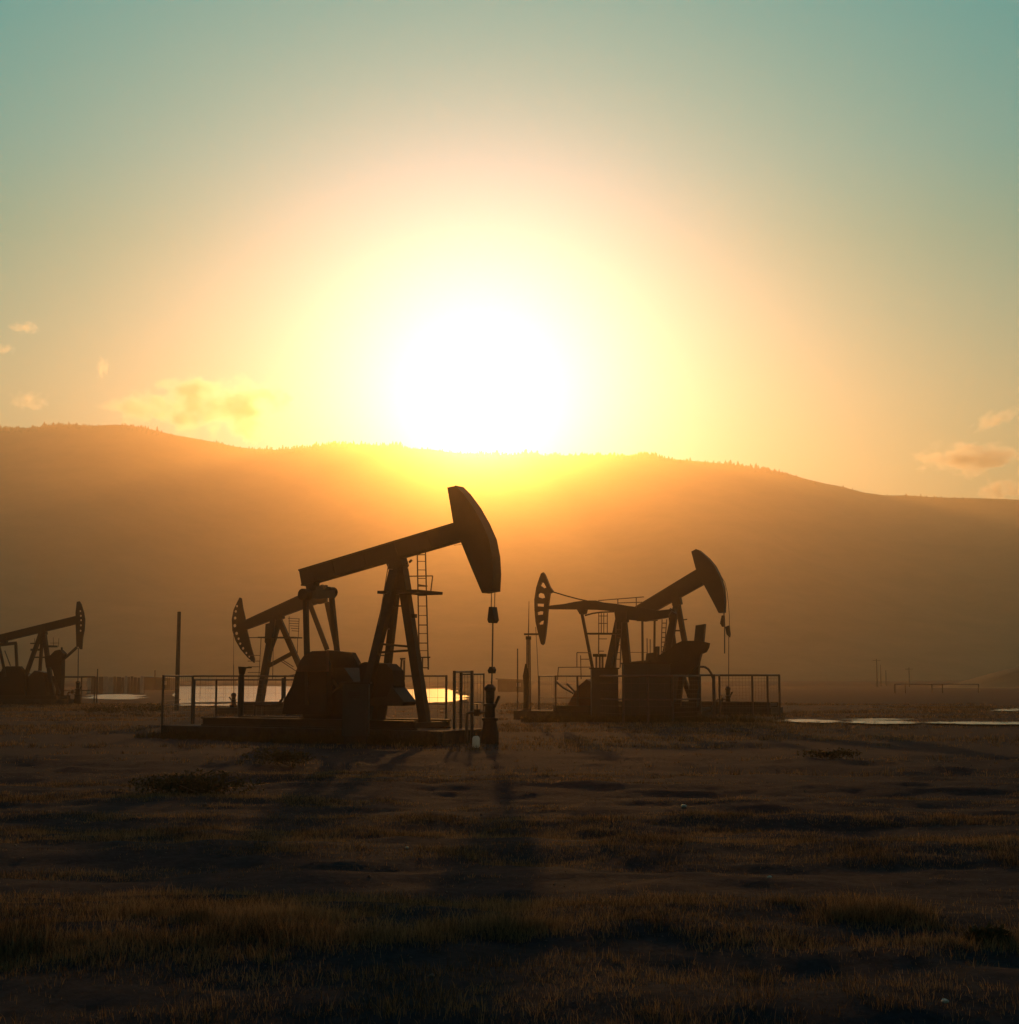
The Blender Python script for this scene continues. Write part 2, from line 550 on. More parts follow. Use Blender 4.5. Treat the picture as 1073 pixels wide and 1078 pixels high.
def make_ridge_trees():
    rng = np.random.default_rng(5)
    V, Fc = [], []
    n = 0
    def tree(x, y, h):
        nonlocal n
        z = float(hill_h(x, y)) - 0.5
        k = 6
        tiers = 3
        for t in range(tiers):
            r = h * (0.36 - 0.10 * t) * rng.uniform(0.75, 1.25)
            zb = z + h * (0.10 + 0.27 * t); zt = z + h * min(1.0, 0.52 + 0.27 * t)
            a0 = rng.uniform(0, 6.3)
            for q in range(k):
                a = a0 + 2 * math.pi * q / k
                rr = r * rng.uniform(0.6, 1.25)
                V.append((x + rr * math.cos(a), y + rr * math.sin(a), zb + rng.uniform(-.06, .06) * h))
            V.append((x + rng.uniform(-.04, .04) * h, y, zt))
            Fc.extend([(n + q, n + (q + 1) % k, n + k) for q in range(k)])
            n += k + 1
        w = h * 0.03
        V.extend([(x - w, y, z), (x + w, y, z), (x, y + w, z + h * 0.8)]); Fc.append((n, n + 1, n + 2)); n += 3
    cnt = 0
    while cnt < 2300:
        x = rng.uniform(-1100, 1230)
        dens = float(fbm(x / 85, 0.0, 91, 4))
        if rng.random() > np.clip((dens - 0.30) * 3.0, 0.06, 1):
            continue
        if x > 470 and rng.random() < 0.6:
            continue
        tree(x, RY + rng.uniform(-18, 6), rng.uniform(2.2, 5.6) * (0.55 + 0.9 * dens) * (1.5 if rng.random() < 0.06 else 1.0)); cnt += 1
    me = grid_mesh('ridge_trees', np.array(V), np.array(Fc), smooth=False)
    tag(link('ridge_trees', me, M['conifer']), 'far fringe of small trees along the hazy ridge crest', 'trees', kind='stuff')


make_ridge_trees()


# ------------------------------------------------------------------ water
def sheet(name, pts_px, z, mat, jitter=0.0, seed=1):
    """flat sheet on the ground whose outline is given as (px, D)"""
    rnd = random.Random(seed)
    pts = []
    m = len(pts_px)
    for i in range(m):
        a, b = pts_px[i], pts_px[(i + 1) % m]
        for s in range(8):
            t = s / 8
            D = a[1] + (b[1] - a[1]) * t
            p = (gx(a[0] + (b[0] - a[0]) * t, D), D)
            pts.append((p[0] + rnd.uniform(-1, 1) * jitter, p[1] + rnd.uniform(-1, 1) * jitter))
    tris = tessellate_polygon([[Vector((x, y, 0)) for x, y in pts]])
    me = bpy.data.meshes.new(name)
    me.from_pydata([(x, y, z) for x, y in pts], [], [tuple(t) for t in tris])
    bm = bmesh.new(); bm.from_mesh(me); bmesh.ops.recalc_face_normals(bm, faces=bm.faces)
    if bm.faces[:] and bm.faces[0].normal.z < 0:
        bmesh.ops.reverse_faces(bm, faces=bm.faces)
    bm.to_mesh(me); bm.free()
    return tag(link(name, me, mat), kind='structure')


sheet('pond', [(186, 100), (250, 98), (300, 101), (345, 110), (338, 330), (250, 350), (181, 330)], 0.012, M['water'], 0.5, 3)
sheet('glint_flat', [(404, 118), (440, 112), (470, 115), (489, 120), (486, 170), (470, 260), (440, 250), (405, 230)], 0.012, M['mud'], 0.8, 5)
sheet('puddle', [(817, 63.8), (838, 61.6), (868, 61.0), (884, 62.0), (880, 64.4), (852, 65.8), (822, 66.2)], 0.03, M['water'], 0.3, 4)
sheet('puddle', [(889, 61.2), (925, 59.4), (958, 60.0), (966, 61.6), (950, 63.6), (912, 64.6), (892, 63.2)], 0.03, M['water'], 0.3, 14)
sheet('puddle', [(972, 60.6), (1030, 58.8), (1110, 59.2), (1180, 61.0), (1100, 62.0), (1030, 62.4), (985, 62.6)], 0.03, M['water'], 0.3, 15)
sheet('puddle', [(884, 66.0), (930, 65.2), (962, 66.2), (925, 67.4)], 0.03, M['water'], 0.2, 16)
sheet('glint_flat', [(96, 132), (128, 128), (152, 136), (150, 160), (132, 172), (104, 168), (92, 150)], 0.014, M['water'], 0.9, 17)  # water sheet added to give golden glints before the panel wall
sheet('puddle', [(1040, 84), (1100, 82), (1130, 88), (1060, 90)], 0.02, M['water'], 0.3, 7)


# ------------------------------------------------------------------ pumpjacks
class Unit:
    def __init__(s, name, label, px, D, heading, group='pumpjacks on the oil field'):
        s.pos = Vector((gx(px, D), D, 0.0))
        s.h = math.radians(heading)
        s.root = empty(name, s.pos, s.h)
        tag(s.root, label, 'pumpjack', group)
        s.ax = Vector((math.cos(s.h), math.sin(s.h), 0)); s.ay = Vector((-math.sin(s.h), math.cos(s.h), 0))
        s.k = F / D
        s.bar_side = Vector((0, 1, 0))

    def L(s, p, lat=0.0):
        """photo pixel -> local point on the machine's plane at sideways offset lat (positive = local +y)"""
        d = ray(*p)
        o = EYE - s.pos
        t = (lat - o.dot(s.ay)) / d.dot(s.ay)
        q = o + d * t
        return Vector((q.dot(s.ax), lat, q.z))

    def xz(s, pts, lat=0.0):
        return [(q.x, q.z) for q in (s.L(p, lat) for p in pts)]

    def plate(s, name, pts, y0, y1, mat='steel', holes=(), parent=None):
        ym = (y0 + y1) / 2
        return MB().prism(s.xz(pts, ym), y0, y1, [s.xz(h, ym) for h in holes]).build(name, M[mat], parent or s.root)

    def bars(s, name, segs, mat='steel', parent=None):
        """segs: (pixel a, lat a, pixel b, lat b, width px, thickness m); each bar is a part of its own"""
        obs = [MB().bar(s.L(a, la), s.L(b, lb), w / s.k, t).build(name, M[mat], parent or s.root) for a, la, b, lb, w, t in segs]
        return obs[0]

    def rods(s, name, pts, lat, r, mat='steel', parent=None):
        return MB().path([s.L(p, lat) for p in pts], r).build(name, M[mat], parent or s.root)

    def rail_net(s, name, segs, r, mat='rail', parent=None):
        obs = [MB().tube(s.L(a, la), s.L(b, lb), r, n=6).build(name, M[mat], parent or s.root) for a, la, b, lb in segs]
        return obs[0]

    def beam(s, pts, flange=True, half=0.16):
        """I-section walking beam: web plus proud top and bottom flanges. pts: top far, bottom far, bottom tail, top tail"""
        b = s.plate('walking_beam', pts, -half * 0.85, half * 0.85, 'paint')
        if flange:
            q = s.xz(pts)
            for (a, c, sg) in ((q[0], q[3], -1), (q[1], q[2], 1)):
                m = MB()
                A, B = Vector((a[0], 0, a[1])), Vector((c[0], 0, c[1]))
                d = (B - A).normalized(); n = Vector((-d.z, 0, d.x))
                if n.z * sg < 0:
                    n = -n
                m.bar(A + n * 0.02, B + n * 0.02, 0.045, half * 2.2)
                m.build('flange', M['paint'], b)
            for t in (0.18, 0.38, 0.58, 0.78):
                m = MB()
                A = Vector((q[0][0] + (q[3][0] - q[0][0]) * t, 0, q[0][1] + (q[3][1] - q[0][1]) * t))
                B = Vector((q[1][0] + (q[2][0] - q[1][0]) * t, 0, q[1][1] + (q[2][1] - q[1][1]) * t))
                m.bar(A + (B - A) * .06, B + (A - B) * .06, 0.03, half * 2.0)
                m.build('stiffener', M['paint'], b)
        return b

    def head(s, outer, holes=(), half=0.2, face=None):
        hd = s.plate('horsehead', outer, -half, half, 'paint', holes)
        if face:                                     # curved wear face along the front
            q = [s.L(p) for p in face]
            m = MB()
            for a, b in zip(q[:-1], q[1:]):
                m.bar(a, b, 0.035, half * 2.35)
            m.build('wear_face', M['steel'], hd)
        return hd

    def base(s, pxl, pxr, zt, half=1.0, pad_l=None, pad_r=None, pad_half=1.6, pad_h=0.28):
        x0, x1 = s.L((pxl, HOR + 20)).x, s.L((pxr, HOR + 20)).x
        x0, x1 = min(x0, x1), max(x0, x1)
        sk = MB()
        for sy in (-1, 1):
            y = sy * half
            sk.box((x0, y - 0.11, pad_h - 0.02), (x1, y + 0.11, pad_h + 0.03)); sk.box((x0, y - 0.03, pad_h + .03), (x1, y + 0.03, zt - 0.05)); sk.box((x0, y - 0.11, zt - 0.05), (x1, y + 0.11, zt))
        n = max(3, int((x1 - x0) / 1.4))
        for i in range(n + 1):
            x = x0 + 0.1 + (x1 - x0 - 0.2) * i / n
            sk.box((x - 0.06, -half + 0.032, pad_h + 0.04), (x + 0.06, half - 0.032, zt - 0.06))
        sk.build('skid', M['steel'], s.root)
        if pad_l is not None:
            a, b = s.L((pad_l, HOR + 20)).x, s.L((pad_r, HOR + 20)).x
            a, b = min(a, b), max(a, b)
            MB().box((a, -pad_half, -0.35), (b, pad_half, pad_h - 0.02)).build('concrete_pad', M['concrete'], s.root)


def px_circle(cx, cy, rx, ry=None, n=10):
    return circle(cx, cy, rx, ry, n)


# ---- 1: the large pumpjack in front -------------------------------------------------
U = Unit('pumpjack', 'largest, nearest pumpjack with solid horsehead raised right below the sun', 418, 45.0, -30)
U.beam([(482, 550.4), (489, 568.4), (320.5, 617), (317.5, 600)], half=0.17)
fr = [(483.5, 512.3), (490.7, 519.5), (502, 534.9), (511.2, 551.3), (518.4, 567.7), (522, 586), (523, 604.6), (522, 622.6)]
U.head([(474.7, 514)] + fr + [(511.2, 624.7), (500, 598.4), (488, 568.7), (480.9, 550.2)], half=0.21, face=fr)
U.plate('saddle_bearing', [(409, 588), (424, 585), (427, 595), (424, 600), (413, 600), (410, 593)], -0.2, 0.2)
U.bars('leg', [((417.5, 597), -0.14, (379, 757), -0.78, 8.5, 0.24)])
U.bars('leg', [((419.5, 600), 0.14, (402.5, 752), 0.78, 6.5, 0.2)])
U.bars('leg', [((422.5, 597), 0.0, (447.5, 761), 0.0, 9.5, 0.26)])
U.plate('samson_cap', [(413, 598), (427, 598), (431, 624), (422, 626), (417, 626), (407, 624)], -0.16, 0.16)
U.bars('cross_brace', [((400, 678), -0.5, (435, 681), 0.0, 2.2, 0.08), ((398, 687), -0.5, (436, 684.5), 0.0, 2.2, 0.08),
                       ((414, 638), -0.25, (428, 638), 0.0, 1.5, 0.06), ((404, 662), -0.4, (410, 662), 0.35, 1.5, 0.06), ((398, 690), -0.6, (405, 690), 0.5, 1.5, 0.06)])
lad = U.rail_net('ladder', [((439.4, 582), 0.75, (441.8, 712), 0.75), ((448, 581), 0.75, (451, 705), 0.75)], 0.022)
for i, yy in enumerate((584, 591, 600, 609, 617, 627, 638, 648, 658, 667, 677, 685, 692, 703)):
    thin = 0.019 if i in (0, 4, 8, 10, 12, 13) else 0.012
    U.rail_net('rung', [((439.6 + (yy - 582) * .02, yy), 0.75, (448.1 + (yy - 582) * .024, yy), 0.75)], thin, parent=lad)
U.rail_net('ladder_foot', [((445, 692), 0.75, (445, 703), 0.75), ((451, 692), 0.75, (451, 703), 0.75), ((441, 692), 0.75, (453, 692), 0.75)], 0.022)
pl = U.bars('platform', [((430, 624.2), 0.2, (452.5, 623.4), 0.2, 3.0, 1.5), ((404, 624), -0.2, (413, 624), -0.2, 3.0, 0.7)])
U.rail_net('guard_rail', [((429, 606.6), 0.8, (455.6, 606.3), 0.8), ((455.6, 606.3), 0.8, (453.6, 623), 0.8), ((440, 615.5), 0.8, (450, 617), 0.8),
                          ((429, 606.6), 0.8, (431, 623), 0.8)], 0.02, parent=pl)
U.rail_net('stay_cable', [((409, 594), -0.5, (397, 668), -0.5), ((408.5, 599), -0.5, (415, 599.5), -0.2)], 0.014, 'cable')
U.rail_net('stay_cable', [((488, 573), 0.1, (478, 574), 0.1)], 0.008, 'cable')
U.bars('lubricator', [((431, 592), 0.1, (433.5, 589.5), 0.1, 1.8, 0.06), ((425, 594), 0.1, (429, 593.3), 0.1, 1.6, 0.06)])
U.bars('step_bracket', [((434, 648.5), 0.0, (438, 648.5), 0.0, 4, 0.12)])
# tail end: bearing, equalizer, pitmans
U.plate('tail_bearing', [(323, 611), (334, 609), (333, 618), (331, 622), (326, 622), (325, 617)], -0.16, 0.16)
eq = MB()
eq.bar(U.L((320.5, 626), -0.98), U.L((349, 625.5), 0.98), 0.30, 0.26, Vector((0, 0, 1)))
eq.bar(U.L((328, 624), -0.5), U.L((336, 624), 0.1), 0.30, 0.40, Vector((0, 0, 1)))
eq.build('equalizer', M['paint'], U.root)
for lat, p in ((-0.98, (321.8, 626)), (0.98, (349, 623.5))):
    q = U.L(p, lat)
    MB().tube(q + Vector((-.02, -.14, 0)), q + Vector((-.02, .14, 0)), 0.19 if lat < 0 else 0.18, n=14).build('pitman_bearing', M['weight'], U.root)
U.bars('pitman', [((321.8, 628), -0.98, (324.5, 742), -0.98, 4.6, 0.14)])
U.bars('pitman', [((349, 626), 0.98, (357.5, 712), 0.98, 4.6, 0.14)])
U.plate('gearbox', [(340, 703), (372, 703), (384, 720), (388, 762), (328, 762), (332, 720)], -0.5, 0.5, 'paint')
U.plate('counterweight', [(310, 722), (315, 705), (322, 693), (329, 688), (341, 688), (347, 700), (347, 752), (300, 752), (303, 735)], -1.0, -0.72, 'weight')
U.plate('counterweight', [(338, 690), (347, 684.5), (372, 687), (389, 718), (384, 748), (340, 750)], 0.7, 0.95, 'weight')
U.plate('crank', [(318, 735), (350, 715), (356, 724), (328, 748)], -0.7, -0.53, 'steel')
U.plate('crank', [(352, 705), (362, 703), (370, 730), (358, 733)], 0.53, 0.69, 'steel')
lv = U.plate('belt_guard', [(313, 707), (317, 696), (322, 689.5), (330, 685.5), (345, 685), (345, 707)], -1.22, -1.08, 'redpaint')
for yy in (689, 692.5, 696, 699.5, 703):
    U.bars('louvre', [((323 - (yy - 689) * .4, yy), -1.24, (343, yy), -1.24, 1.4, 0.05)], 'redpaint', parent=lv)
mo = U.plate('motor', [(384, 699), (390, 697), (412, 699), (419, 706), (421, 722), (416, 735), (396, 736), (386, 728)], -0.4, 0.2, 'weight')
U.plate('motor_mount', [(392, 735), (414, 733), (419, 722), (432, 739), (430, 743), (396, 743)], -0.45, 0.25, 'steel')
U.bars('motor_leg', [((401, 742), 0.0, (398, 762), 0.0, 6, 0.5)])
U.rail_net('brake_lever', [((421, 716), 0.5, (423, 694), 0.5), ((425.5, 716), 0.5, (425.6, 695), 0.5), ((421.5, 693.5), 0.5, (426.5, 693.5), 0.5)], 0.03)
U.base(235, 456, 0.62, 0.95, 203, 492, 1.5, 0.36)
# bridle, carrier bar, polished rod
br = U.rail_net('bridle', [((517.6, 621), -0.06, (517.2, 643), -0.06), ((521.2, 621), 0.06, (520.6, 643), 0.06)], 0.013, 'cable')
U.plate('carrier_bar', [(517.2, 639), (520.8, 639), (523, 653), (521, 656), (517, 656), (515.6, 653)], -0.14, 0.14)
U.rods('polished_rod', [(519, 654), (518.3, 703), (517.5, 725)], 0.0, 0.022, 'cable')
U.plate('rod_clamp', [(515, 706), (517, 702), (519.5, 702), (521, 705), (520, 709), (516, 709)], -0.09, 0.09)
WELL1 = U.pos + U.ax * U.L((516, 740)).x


def wellhead(pos, label, k, side=-1, ztop=None, prof=None):
    r = empty('wellhead', (pos.x, pos.y, 0.0))
    tag(r, label, 'wellhead', 'wellheads under the horseheads')
    z = ztop
    MB().lathe([(0.30 * k, -0.45), (0.29 * k, 0.25), (0.24 * k, 0.45), (0.21 * k, 0.62 * z / 1.7), (0.27 * k, 0.63 * z / 1.7), (0.27 * k, 0.70 * z / 1.7), (0.17 * k, 0.72 * z / 1.7), (0.16 * k, 1.05 * z / 1.7)], n=16).build('casing_head', M['weight'], r)
    MB().lathe([(0.22 * k, 1.05 * z / 1.7), (0.22 * k, 1.12 * z / 1.7), (0.13 * k, 1.14 * z / 1.7), (0.15 * k, 1.3 * z / 1.7), (0.15 * k, z - 0.2), (0.19 * k, z - 0.18), (0.19 * k, z - 0.1), (0.08 * k, z)], n=16).build('stuffing_box', M['steel'], r)
    m = MB()
    zz = 0.86 * z / 1.7
    m.tube((0.1 * side * k, 0, zz), (0.75 * side * k, 0.05, zz), 0.05 * k); m.tube((0.75 * side * k, 0.05, zz), (0.78 * side * k, .05, -0.3), 0.05 * k)
    m.build('flow_line', M['rail'], r)
    m = MB()
    m.tube((0.42 * side * k, 0, zz - 0.11 * k), (0.42 * side * k, 0, zz + 0.11 * k), 0.10 * k)
    m.tube((0.42 * side * k, 0, zz + 0.1 * k), (0.42 * side * k, 0, zz + 0.28 * k), 0.02 * k)
    v = m.build('valve', M['weight'], r)
    MB().tube((0.42 * side * k, 0, zz + 0.27 * k), (0.42 * side * k, 0, zz + 0.29 * k), 0.13 * k, n=12).build('hand_wheel', M['redpaint'], v)
    m = MB()
    m.tube((-0.12 * side * k, 0, 1.0 * z / 1.7), (-0.3 * side * k, 0, 1.35 * z / 1.7), 0.05 * k)
    m.build('gauge_pipe', M['steel'], r)
    return r


wellhead(WELL1, 'dark wellhead below the hanging rod of the largest pumpjack', 0.92, -1, 1.72)

# ---- 2: behind it on the left, perforated head turned left -----------------------------
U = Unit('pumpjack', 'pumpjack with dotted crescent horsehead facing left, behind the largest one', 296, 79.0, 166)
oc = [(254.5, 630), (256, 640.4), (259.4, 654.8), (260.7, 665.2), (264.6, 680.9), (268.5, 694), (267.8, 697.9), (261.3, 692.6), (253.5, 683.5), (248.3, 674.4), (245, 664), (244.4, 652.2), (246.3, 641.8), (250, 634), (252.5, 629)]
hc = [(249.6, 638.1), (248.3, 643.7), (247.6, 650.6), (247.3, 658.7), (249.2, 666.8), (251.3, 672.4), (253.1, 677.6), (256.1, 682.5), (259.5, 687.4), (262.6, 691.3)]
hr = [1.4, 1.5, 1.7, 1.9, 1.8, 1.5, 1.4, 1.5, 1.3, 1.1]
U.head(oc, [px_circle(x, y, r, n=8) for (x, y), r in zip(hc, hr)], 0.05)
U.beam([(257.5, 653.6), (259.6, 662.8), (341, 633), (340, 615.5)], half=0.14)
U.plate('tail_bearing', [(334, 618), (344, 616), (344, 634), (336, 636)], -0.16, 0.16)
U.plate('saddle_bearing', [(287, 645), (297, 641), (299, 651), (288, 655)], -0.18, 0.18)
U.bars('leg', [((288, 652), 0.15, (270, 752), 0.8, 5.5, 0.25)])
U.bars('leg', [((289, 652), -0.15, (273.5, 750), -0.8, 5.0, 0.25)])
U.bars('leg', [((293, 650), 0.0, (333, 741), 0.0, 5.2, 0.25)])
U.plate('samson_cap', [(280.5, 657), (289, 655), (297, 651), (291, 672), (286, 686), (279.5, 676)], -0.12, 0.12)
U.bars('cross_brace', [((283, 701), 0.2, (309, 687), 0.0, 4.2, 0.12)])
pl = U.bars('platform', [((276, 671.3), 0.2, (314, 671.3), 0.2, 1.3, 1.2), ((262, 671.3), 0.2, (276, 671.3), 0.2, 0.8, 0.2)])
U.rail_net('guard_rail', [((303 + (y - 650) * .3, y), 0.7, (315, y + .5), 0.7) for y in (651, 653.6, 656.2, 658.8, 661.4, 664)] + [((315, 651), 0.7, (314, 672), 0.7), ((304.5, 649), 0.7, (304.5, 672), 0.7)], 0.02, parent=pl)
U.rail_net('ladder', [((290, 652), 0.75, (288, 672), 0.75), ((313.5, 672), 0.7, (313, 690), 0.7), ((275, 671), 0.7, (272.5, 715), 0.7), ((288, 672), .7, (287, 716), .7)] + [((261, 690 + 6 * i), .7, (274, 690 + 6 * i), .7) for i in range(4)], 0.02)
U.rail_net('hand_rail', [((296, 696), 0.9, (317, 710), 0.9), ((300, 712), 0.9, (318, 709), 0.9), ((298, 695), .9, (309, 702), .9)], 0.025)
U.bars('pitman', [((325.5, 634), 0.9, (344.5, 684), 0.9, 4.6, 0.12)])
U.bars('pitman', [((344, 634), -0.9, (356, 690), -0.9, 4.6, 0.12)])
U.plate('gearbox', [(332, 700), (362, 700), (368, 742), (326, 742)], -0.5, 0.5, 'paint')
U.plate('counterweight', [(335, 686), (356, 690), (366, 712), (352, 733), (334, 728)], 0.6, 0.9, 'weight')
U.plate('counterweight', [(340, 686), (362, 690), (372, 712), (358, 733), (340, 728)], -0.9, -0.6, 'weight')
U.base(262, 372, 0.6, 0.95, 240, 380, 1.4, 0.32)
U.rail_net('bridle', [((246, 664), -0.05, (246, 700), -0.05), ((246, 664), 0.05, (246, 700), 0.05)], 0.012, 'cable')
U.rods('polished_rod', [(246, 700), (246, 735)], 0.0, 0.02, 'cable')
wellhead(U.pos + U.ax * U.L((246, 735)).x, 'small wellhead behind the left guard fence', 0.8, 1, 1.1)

# ---- 3: right pair, left facing one with slotted head ----------------------------------
U = Unit('pumpjack', 'pumpjack with slotted spindle shaped horsehead at the left of the right pair', 655, 69.0, 158)
ob = [(570.1, 604), (572.4, 602.5), (574, 604.5), (576.8, 611.2), (579.6, 618), (583.5, 623.2), (579.3, 624.9), (578.2, 634.7), (577.4, 641.4), (576.3, 654.9), (574.8, 668.3), (573.3, 677.2), (571.8, 679.2), (570.1, 677.8), (567.3, 667.2), (564.5, 654.9), (563.4, 642.6), (563.2, 631.4), (565.1, 619), (567.7, 610.7)]
hb = [[(569.2, 616.5), (571, 612.8), (573.4, 614), (576, 618.6), (573.5, 619.6)], [(566.7, 625.5), (569, 624), (573.5, 625.5), (574.6, 629.3), (571.5, 630.2), (566.8, 628.5)],
      [(565.6, 635.5), (573.4, 635.7), (573.2, 638.8), (565.8, 638.3)], [(565.9, 644.5), (569, 643.4), (572.8, 644), (572.3, 647), (566.3, 647.8)], [(567.6, 656.2), (570, 653.8), (573.4, 653.2), (572.6, 657.3), (568.2, 658)]]
U.head(ob, hb, 0.09)
U.plate('walking_beam', [(577, 638), (594.7, 636), (607, 633.6), (617, 632.3), (628.3, 632.3), (635, 634.2), (650.6, 635.9), (661.8, 638), (674.8, 639.5), (693, 643), (711.3, 641), (711.5, 647.8), (702, 650.5), (679, 654.5), (658, 652), (647.3, 643.8), (628, 642), (615, 641.7), (577, 641.4)], -0.16, 0.16, 'paint')
U.rods('tie_rod', [(582, 623), (596, 627.2), (608, 630.4), (618, 632.6)], 0.0, 0.035)
U.rail_net('hand_rail', [((630, 632.2), 0.15, (678, 628.4), 0.15), ((650, 634.8), .15, (676, 634), .15), ((650.6, 630.6), .15, (650.6, 637), .15), ((670, 629), .15, (670, 640), .15)], 0.025)
U.bars('brace', [((612, 642), 0.6, (624.5, 706), 0.75, 2.7, 0.12)])
U.plate('brace_bracket', [(609, 641), (617, 641.5), (616, 646), (612.5, 647)], 0.1, 0.7)
U.rods('grease_line', [(616, 648), (624, 645.8), (633, 644.5), (647, 644)], 0.3, 0.04)
U.plate('saddle_bearing', [(648, 643), (661, 644), (661, 655), (650, 656)], -0.22, 0.22)
U.bars('leg', [((652, 650), 0.1, (629, 757), 0.7, 6.0, 0.28)])
U.bars('leg', [((654, 652), -0.1, (636, 755), -0.7, 4.0, 0.2)])
U.bars('leg', [((655.5, 648), 0.0, (666, 755), 0.0, 7.5, 0.3)])
pl = U.bars('platform', [((619, 667.2), 0.4, (653, 667.2), 0.4, 1.5, 0.9)])
U.rail_net('guard_rail', [((x, 645.5), 0.7, (x, 667), 0.7) for x in (630.5, 633.2, 635.8, 639.5)] + [((630, y), 0.7, (640, y), 0.7) for y in (648.5, 656.3)], 0.022, parent=pl)
U.rail_net('ladder', [((630.5, 667), 0.7, (630.3, 690), 0.7), ((648.5, 655), 0.7, (648.5, 703), 0.7), ((654.5, 655), 0.7, (653, 703), 0.7)], 0.03)
U.rail_net('rung', [((648.5, y), 0.7, (654, y), 0.7) for y in (663, 671, 679, 687, 694)] + [((630, 672.6), .7, (639, 672.6), .7), ((630, 685.5), .7, (636, 685.5), .7)], 0.022)
U.bars('tail_bearing', [((707, 644), -0.5, (709, 648), 0.5, 6, 0.3)])
U.bars('pitman', [((711, 646), 0.85, (703, 694), 0.85, 4.0, 0.14)])
U.bars('pitman', [((706, 648), -0.85, (712, 694), -0.85, 4.0, 0.14)])
U.plate('counterweight', [(690, 693), (698, 688), (706, 683.5), (713, 677.5), (719, 674.8), (736, 674.6), (747, 677), (746, 682), (743.5, 686.5), (739, 688.5), (736, 700), (722, 712), (700, 712)], 0.65, 0.95, 'weight')
U.plate('crank', [(731.5, 676), (733.3, 658.5), (743, 657), (741, 676.5), (738.5, 690), (732, 690)], -0.55, -0.25, 'steel')
U.bars('gearbox_leg', [((733, 686), 0.45, (729, 762), 0.45, 8.5, 0.3)])
U.bars('gearbox_leg', [((718.5, 700), 0.45, (713, 762), 0.45, 4.5, 0.25)])
U.bars('gearbox_leg', [((717.5, 708), -0.4, (729, 740), -0.4, 4.5, 0.25)])
U.plate('gearbox', [(690, 697), (712, 697), (712, 735), (690, 757)], -0.5, 0.5, 'paint')
vt = U.bars('vent_cap', [((626, 690), 0.0, (637, 690), 0.0, 3.0, 0.5)])
U.rail_net('vent_post', [((628, 691), 0.0, (628, 705), 0), ((631.5, 691), 0, (631.5, 705), 0), ((634.5, 691), 0, (634.5, 705), 0)], 0.05)
U.base(590, 744, 0.6, 0.95, 552, 742, 1.4, 0.35)
U.rods('polished_rod', [(564, 660), (565.5, 684), (568, 742)], 0.0, 0.016, 'cable')
U.rail_net('stair_rail', [((588, 702.6), 1.2, (624, 702.3), 1.2), ((588, 702.6), 1.2, (587, 716), 1.2), ((607.5, 687), 1.2, (622, 687.3), 1.2), ((607.5, 687), 1.2, (607.5, 702), 1.2), ((611, 694), 1.2, (621, 694), 1.2), ((611.3, 690), 1.2, (612, 715), 1.2)], 0.022)
U.plate('engine', [(598, 748), (604, 735), (612, 722), (620, 715), (628, 720), (630, 755), (600, 757)], -0.2, 0.5, 'redpaint')
U.rail_net('hose', [((586, 718), 0.3, (593, 724), 0.3), ((593, 724), .3, (604, 730), .3), ((597, 720), .3, (611, 734), .3)], 0.05, 'cable')

# ---- 4: right pair, right facing one ----------------------------------------------------
U = Unit('pumpjack', 'pumpjack with solid horsehead raised at the right of the right pair', 712, 80.0, -24)
fr = [(733.5, 578.5), (736.8, 579.8), (746.6, 588.3), (753, 596), (759, 607.8), (762.5, 619.6), (763.5, 632.6), (762.9, 645)]
U.head([(728.9, 581)] + fr + [(757.6, 645.4), (751.8, 634), (741.3, 614.4), (733.5, 598.7)], half=0.2, face=fr)
U.beam([(734.5, 599.3), (741, 615.5), (682, 648), (666, 641)], half=0.16)
U.plate('saddle_bearing', [(708, 628), (716, 626), (718, 636), (709, 638)], -0.2, 0.2)
U.bars('leg', [((713, 632), 0.0, (729.5, 722), 0.0, 5.0, 0.26)])
U.bars('leg', [((712, 638), -0.12, (689, 738), -0.7, 5.4, 0.26)])
U.bars('leg', [((713, 638), 0.12, (699, 735), 0.7, 3.5, 0.2)])
U.bars('cross_brace', [((708, 664), 0.0, (719, 664), 0.0, 1.6, 0.08)])
U.bars('lubricator', [((716.5, 653), 0.0, (723.5, 652), 0.0, 1.2, 0.06)])
lad = U.rail_net('ladder', [((697.2, 652), -0.75, (696, 696), -0.75), ((702, 652), -0.75, (699, 696), -0.75)], 0.03)
for yy in range(656, 696, 5):
    U.rail_net('rung', [((697, yy), -0.75, (701.3, yy), -0.75)], 0.03, parent=lad)
U.bars('tail_bearing', [((668, 644), -0.5, (676, 650), 0.5, 5, 0.3)])
eqb = MB(); eqb.bar(U.L((672, 652), -0.95), U.L((691, 652), 0.95), 0.2, 0.2, Vector((0, 0, 1))); eqb.build('equalizer', M['paint'], U.root)
U.bars('pitman', [((676.4, 650), -0.8, (676.8, 712), -0.8, 1.9, 0.1)])
U.bars('pitman', [((689.4, 651), 0.8, (688.8, 708), 0.8, 1.9, 0.1)])
U.plate('gearbox', [(664, 697), (686, 695), (690, 742), (660, 742)], -0.5, 0.5, 'paint')
U.plate('engine', [(681, 697), (682, 688), (690, 687), (691, 681), (693.2, 680.5), (692.8, 697)], -0.3, 0.2, 'weight')
U.rail_net('exhaust_pipe', [((681.3, 672), 0.3, (681.5, 690), 0.3), ((684.6, 673), 0.3, (684.6, 690), 0.3)], 0.03)
U.rail_net('guard_rail', [((661, 686.8), 0.8, (682, 687), 0.8)], 0.02)
U.base(655, 815, 0.62, 0.9, 650, 818, 1.35, 0.36)
U.rods('wire_rope', [(759, 606), (763.2, 613), (765.6, 623), (767, 635), (768, 648), (768, 660)], 0.1, 0.018, 'cable')
U.rail_net('bridle', [((761.8, 642), -0.05, (761.6, 650), -0.05), ((763, 642), 0.05, (762.6, 650), 0.05)], 0.02, 'cable')
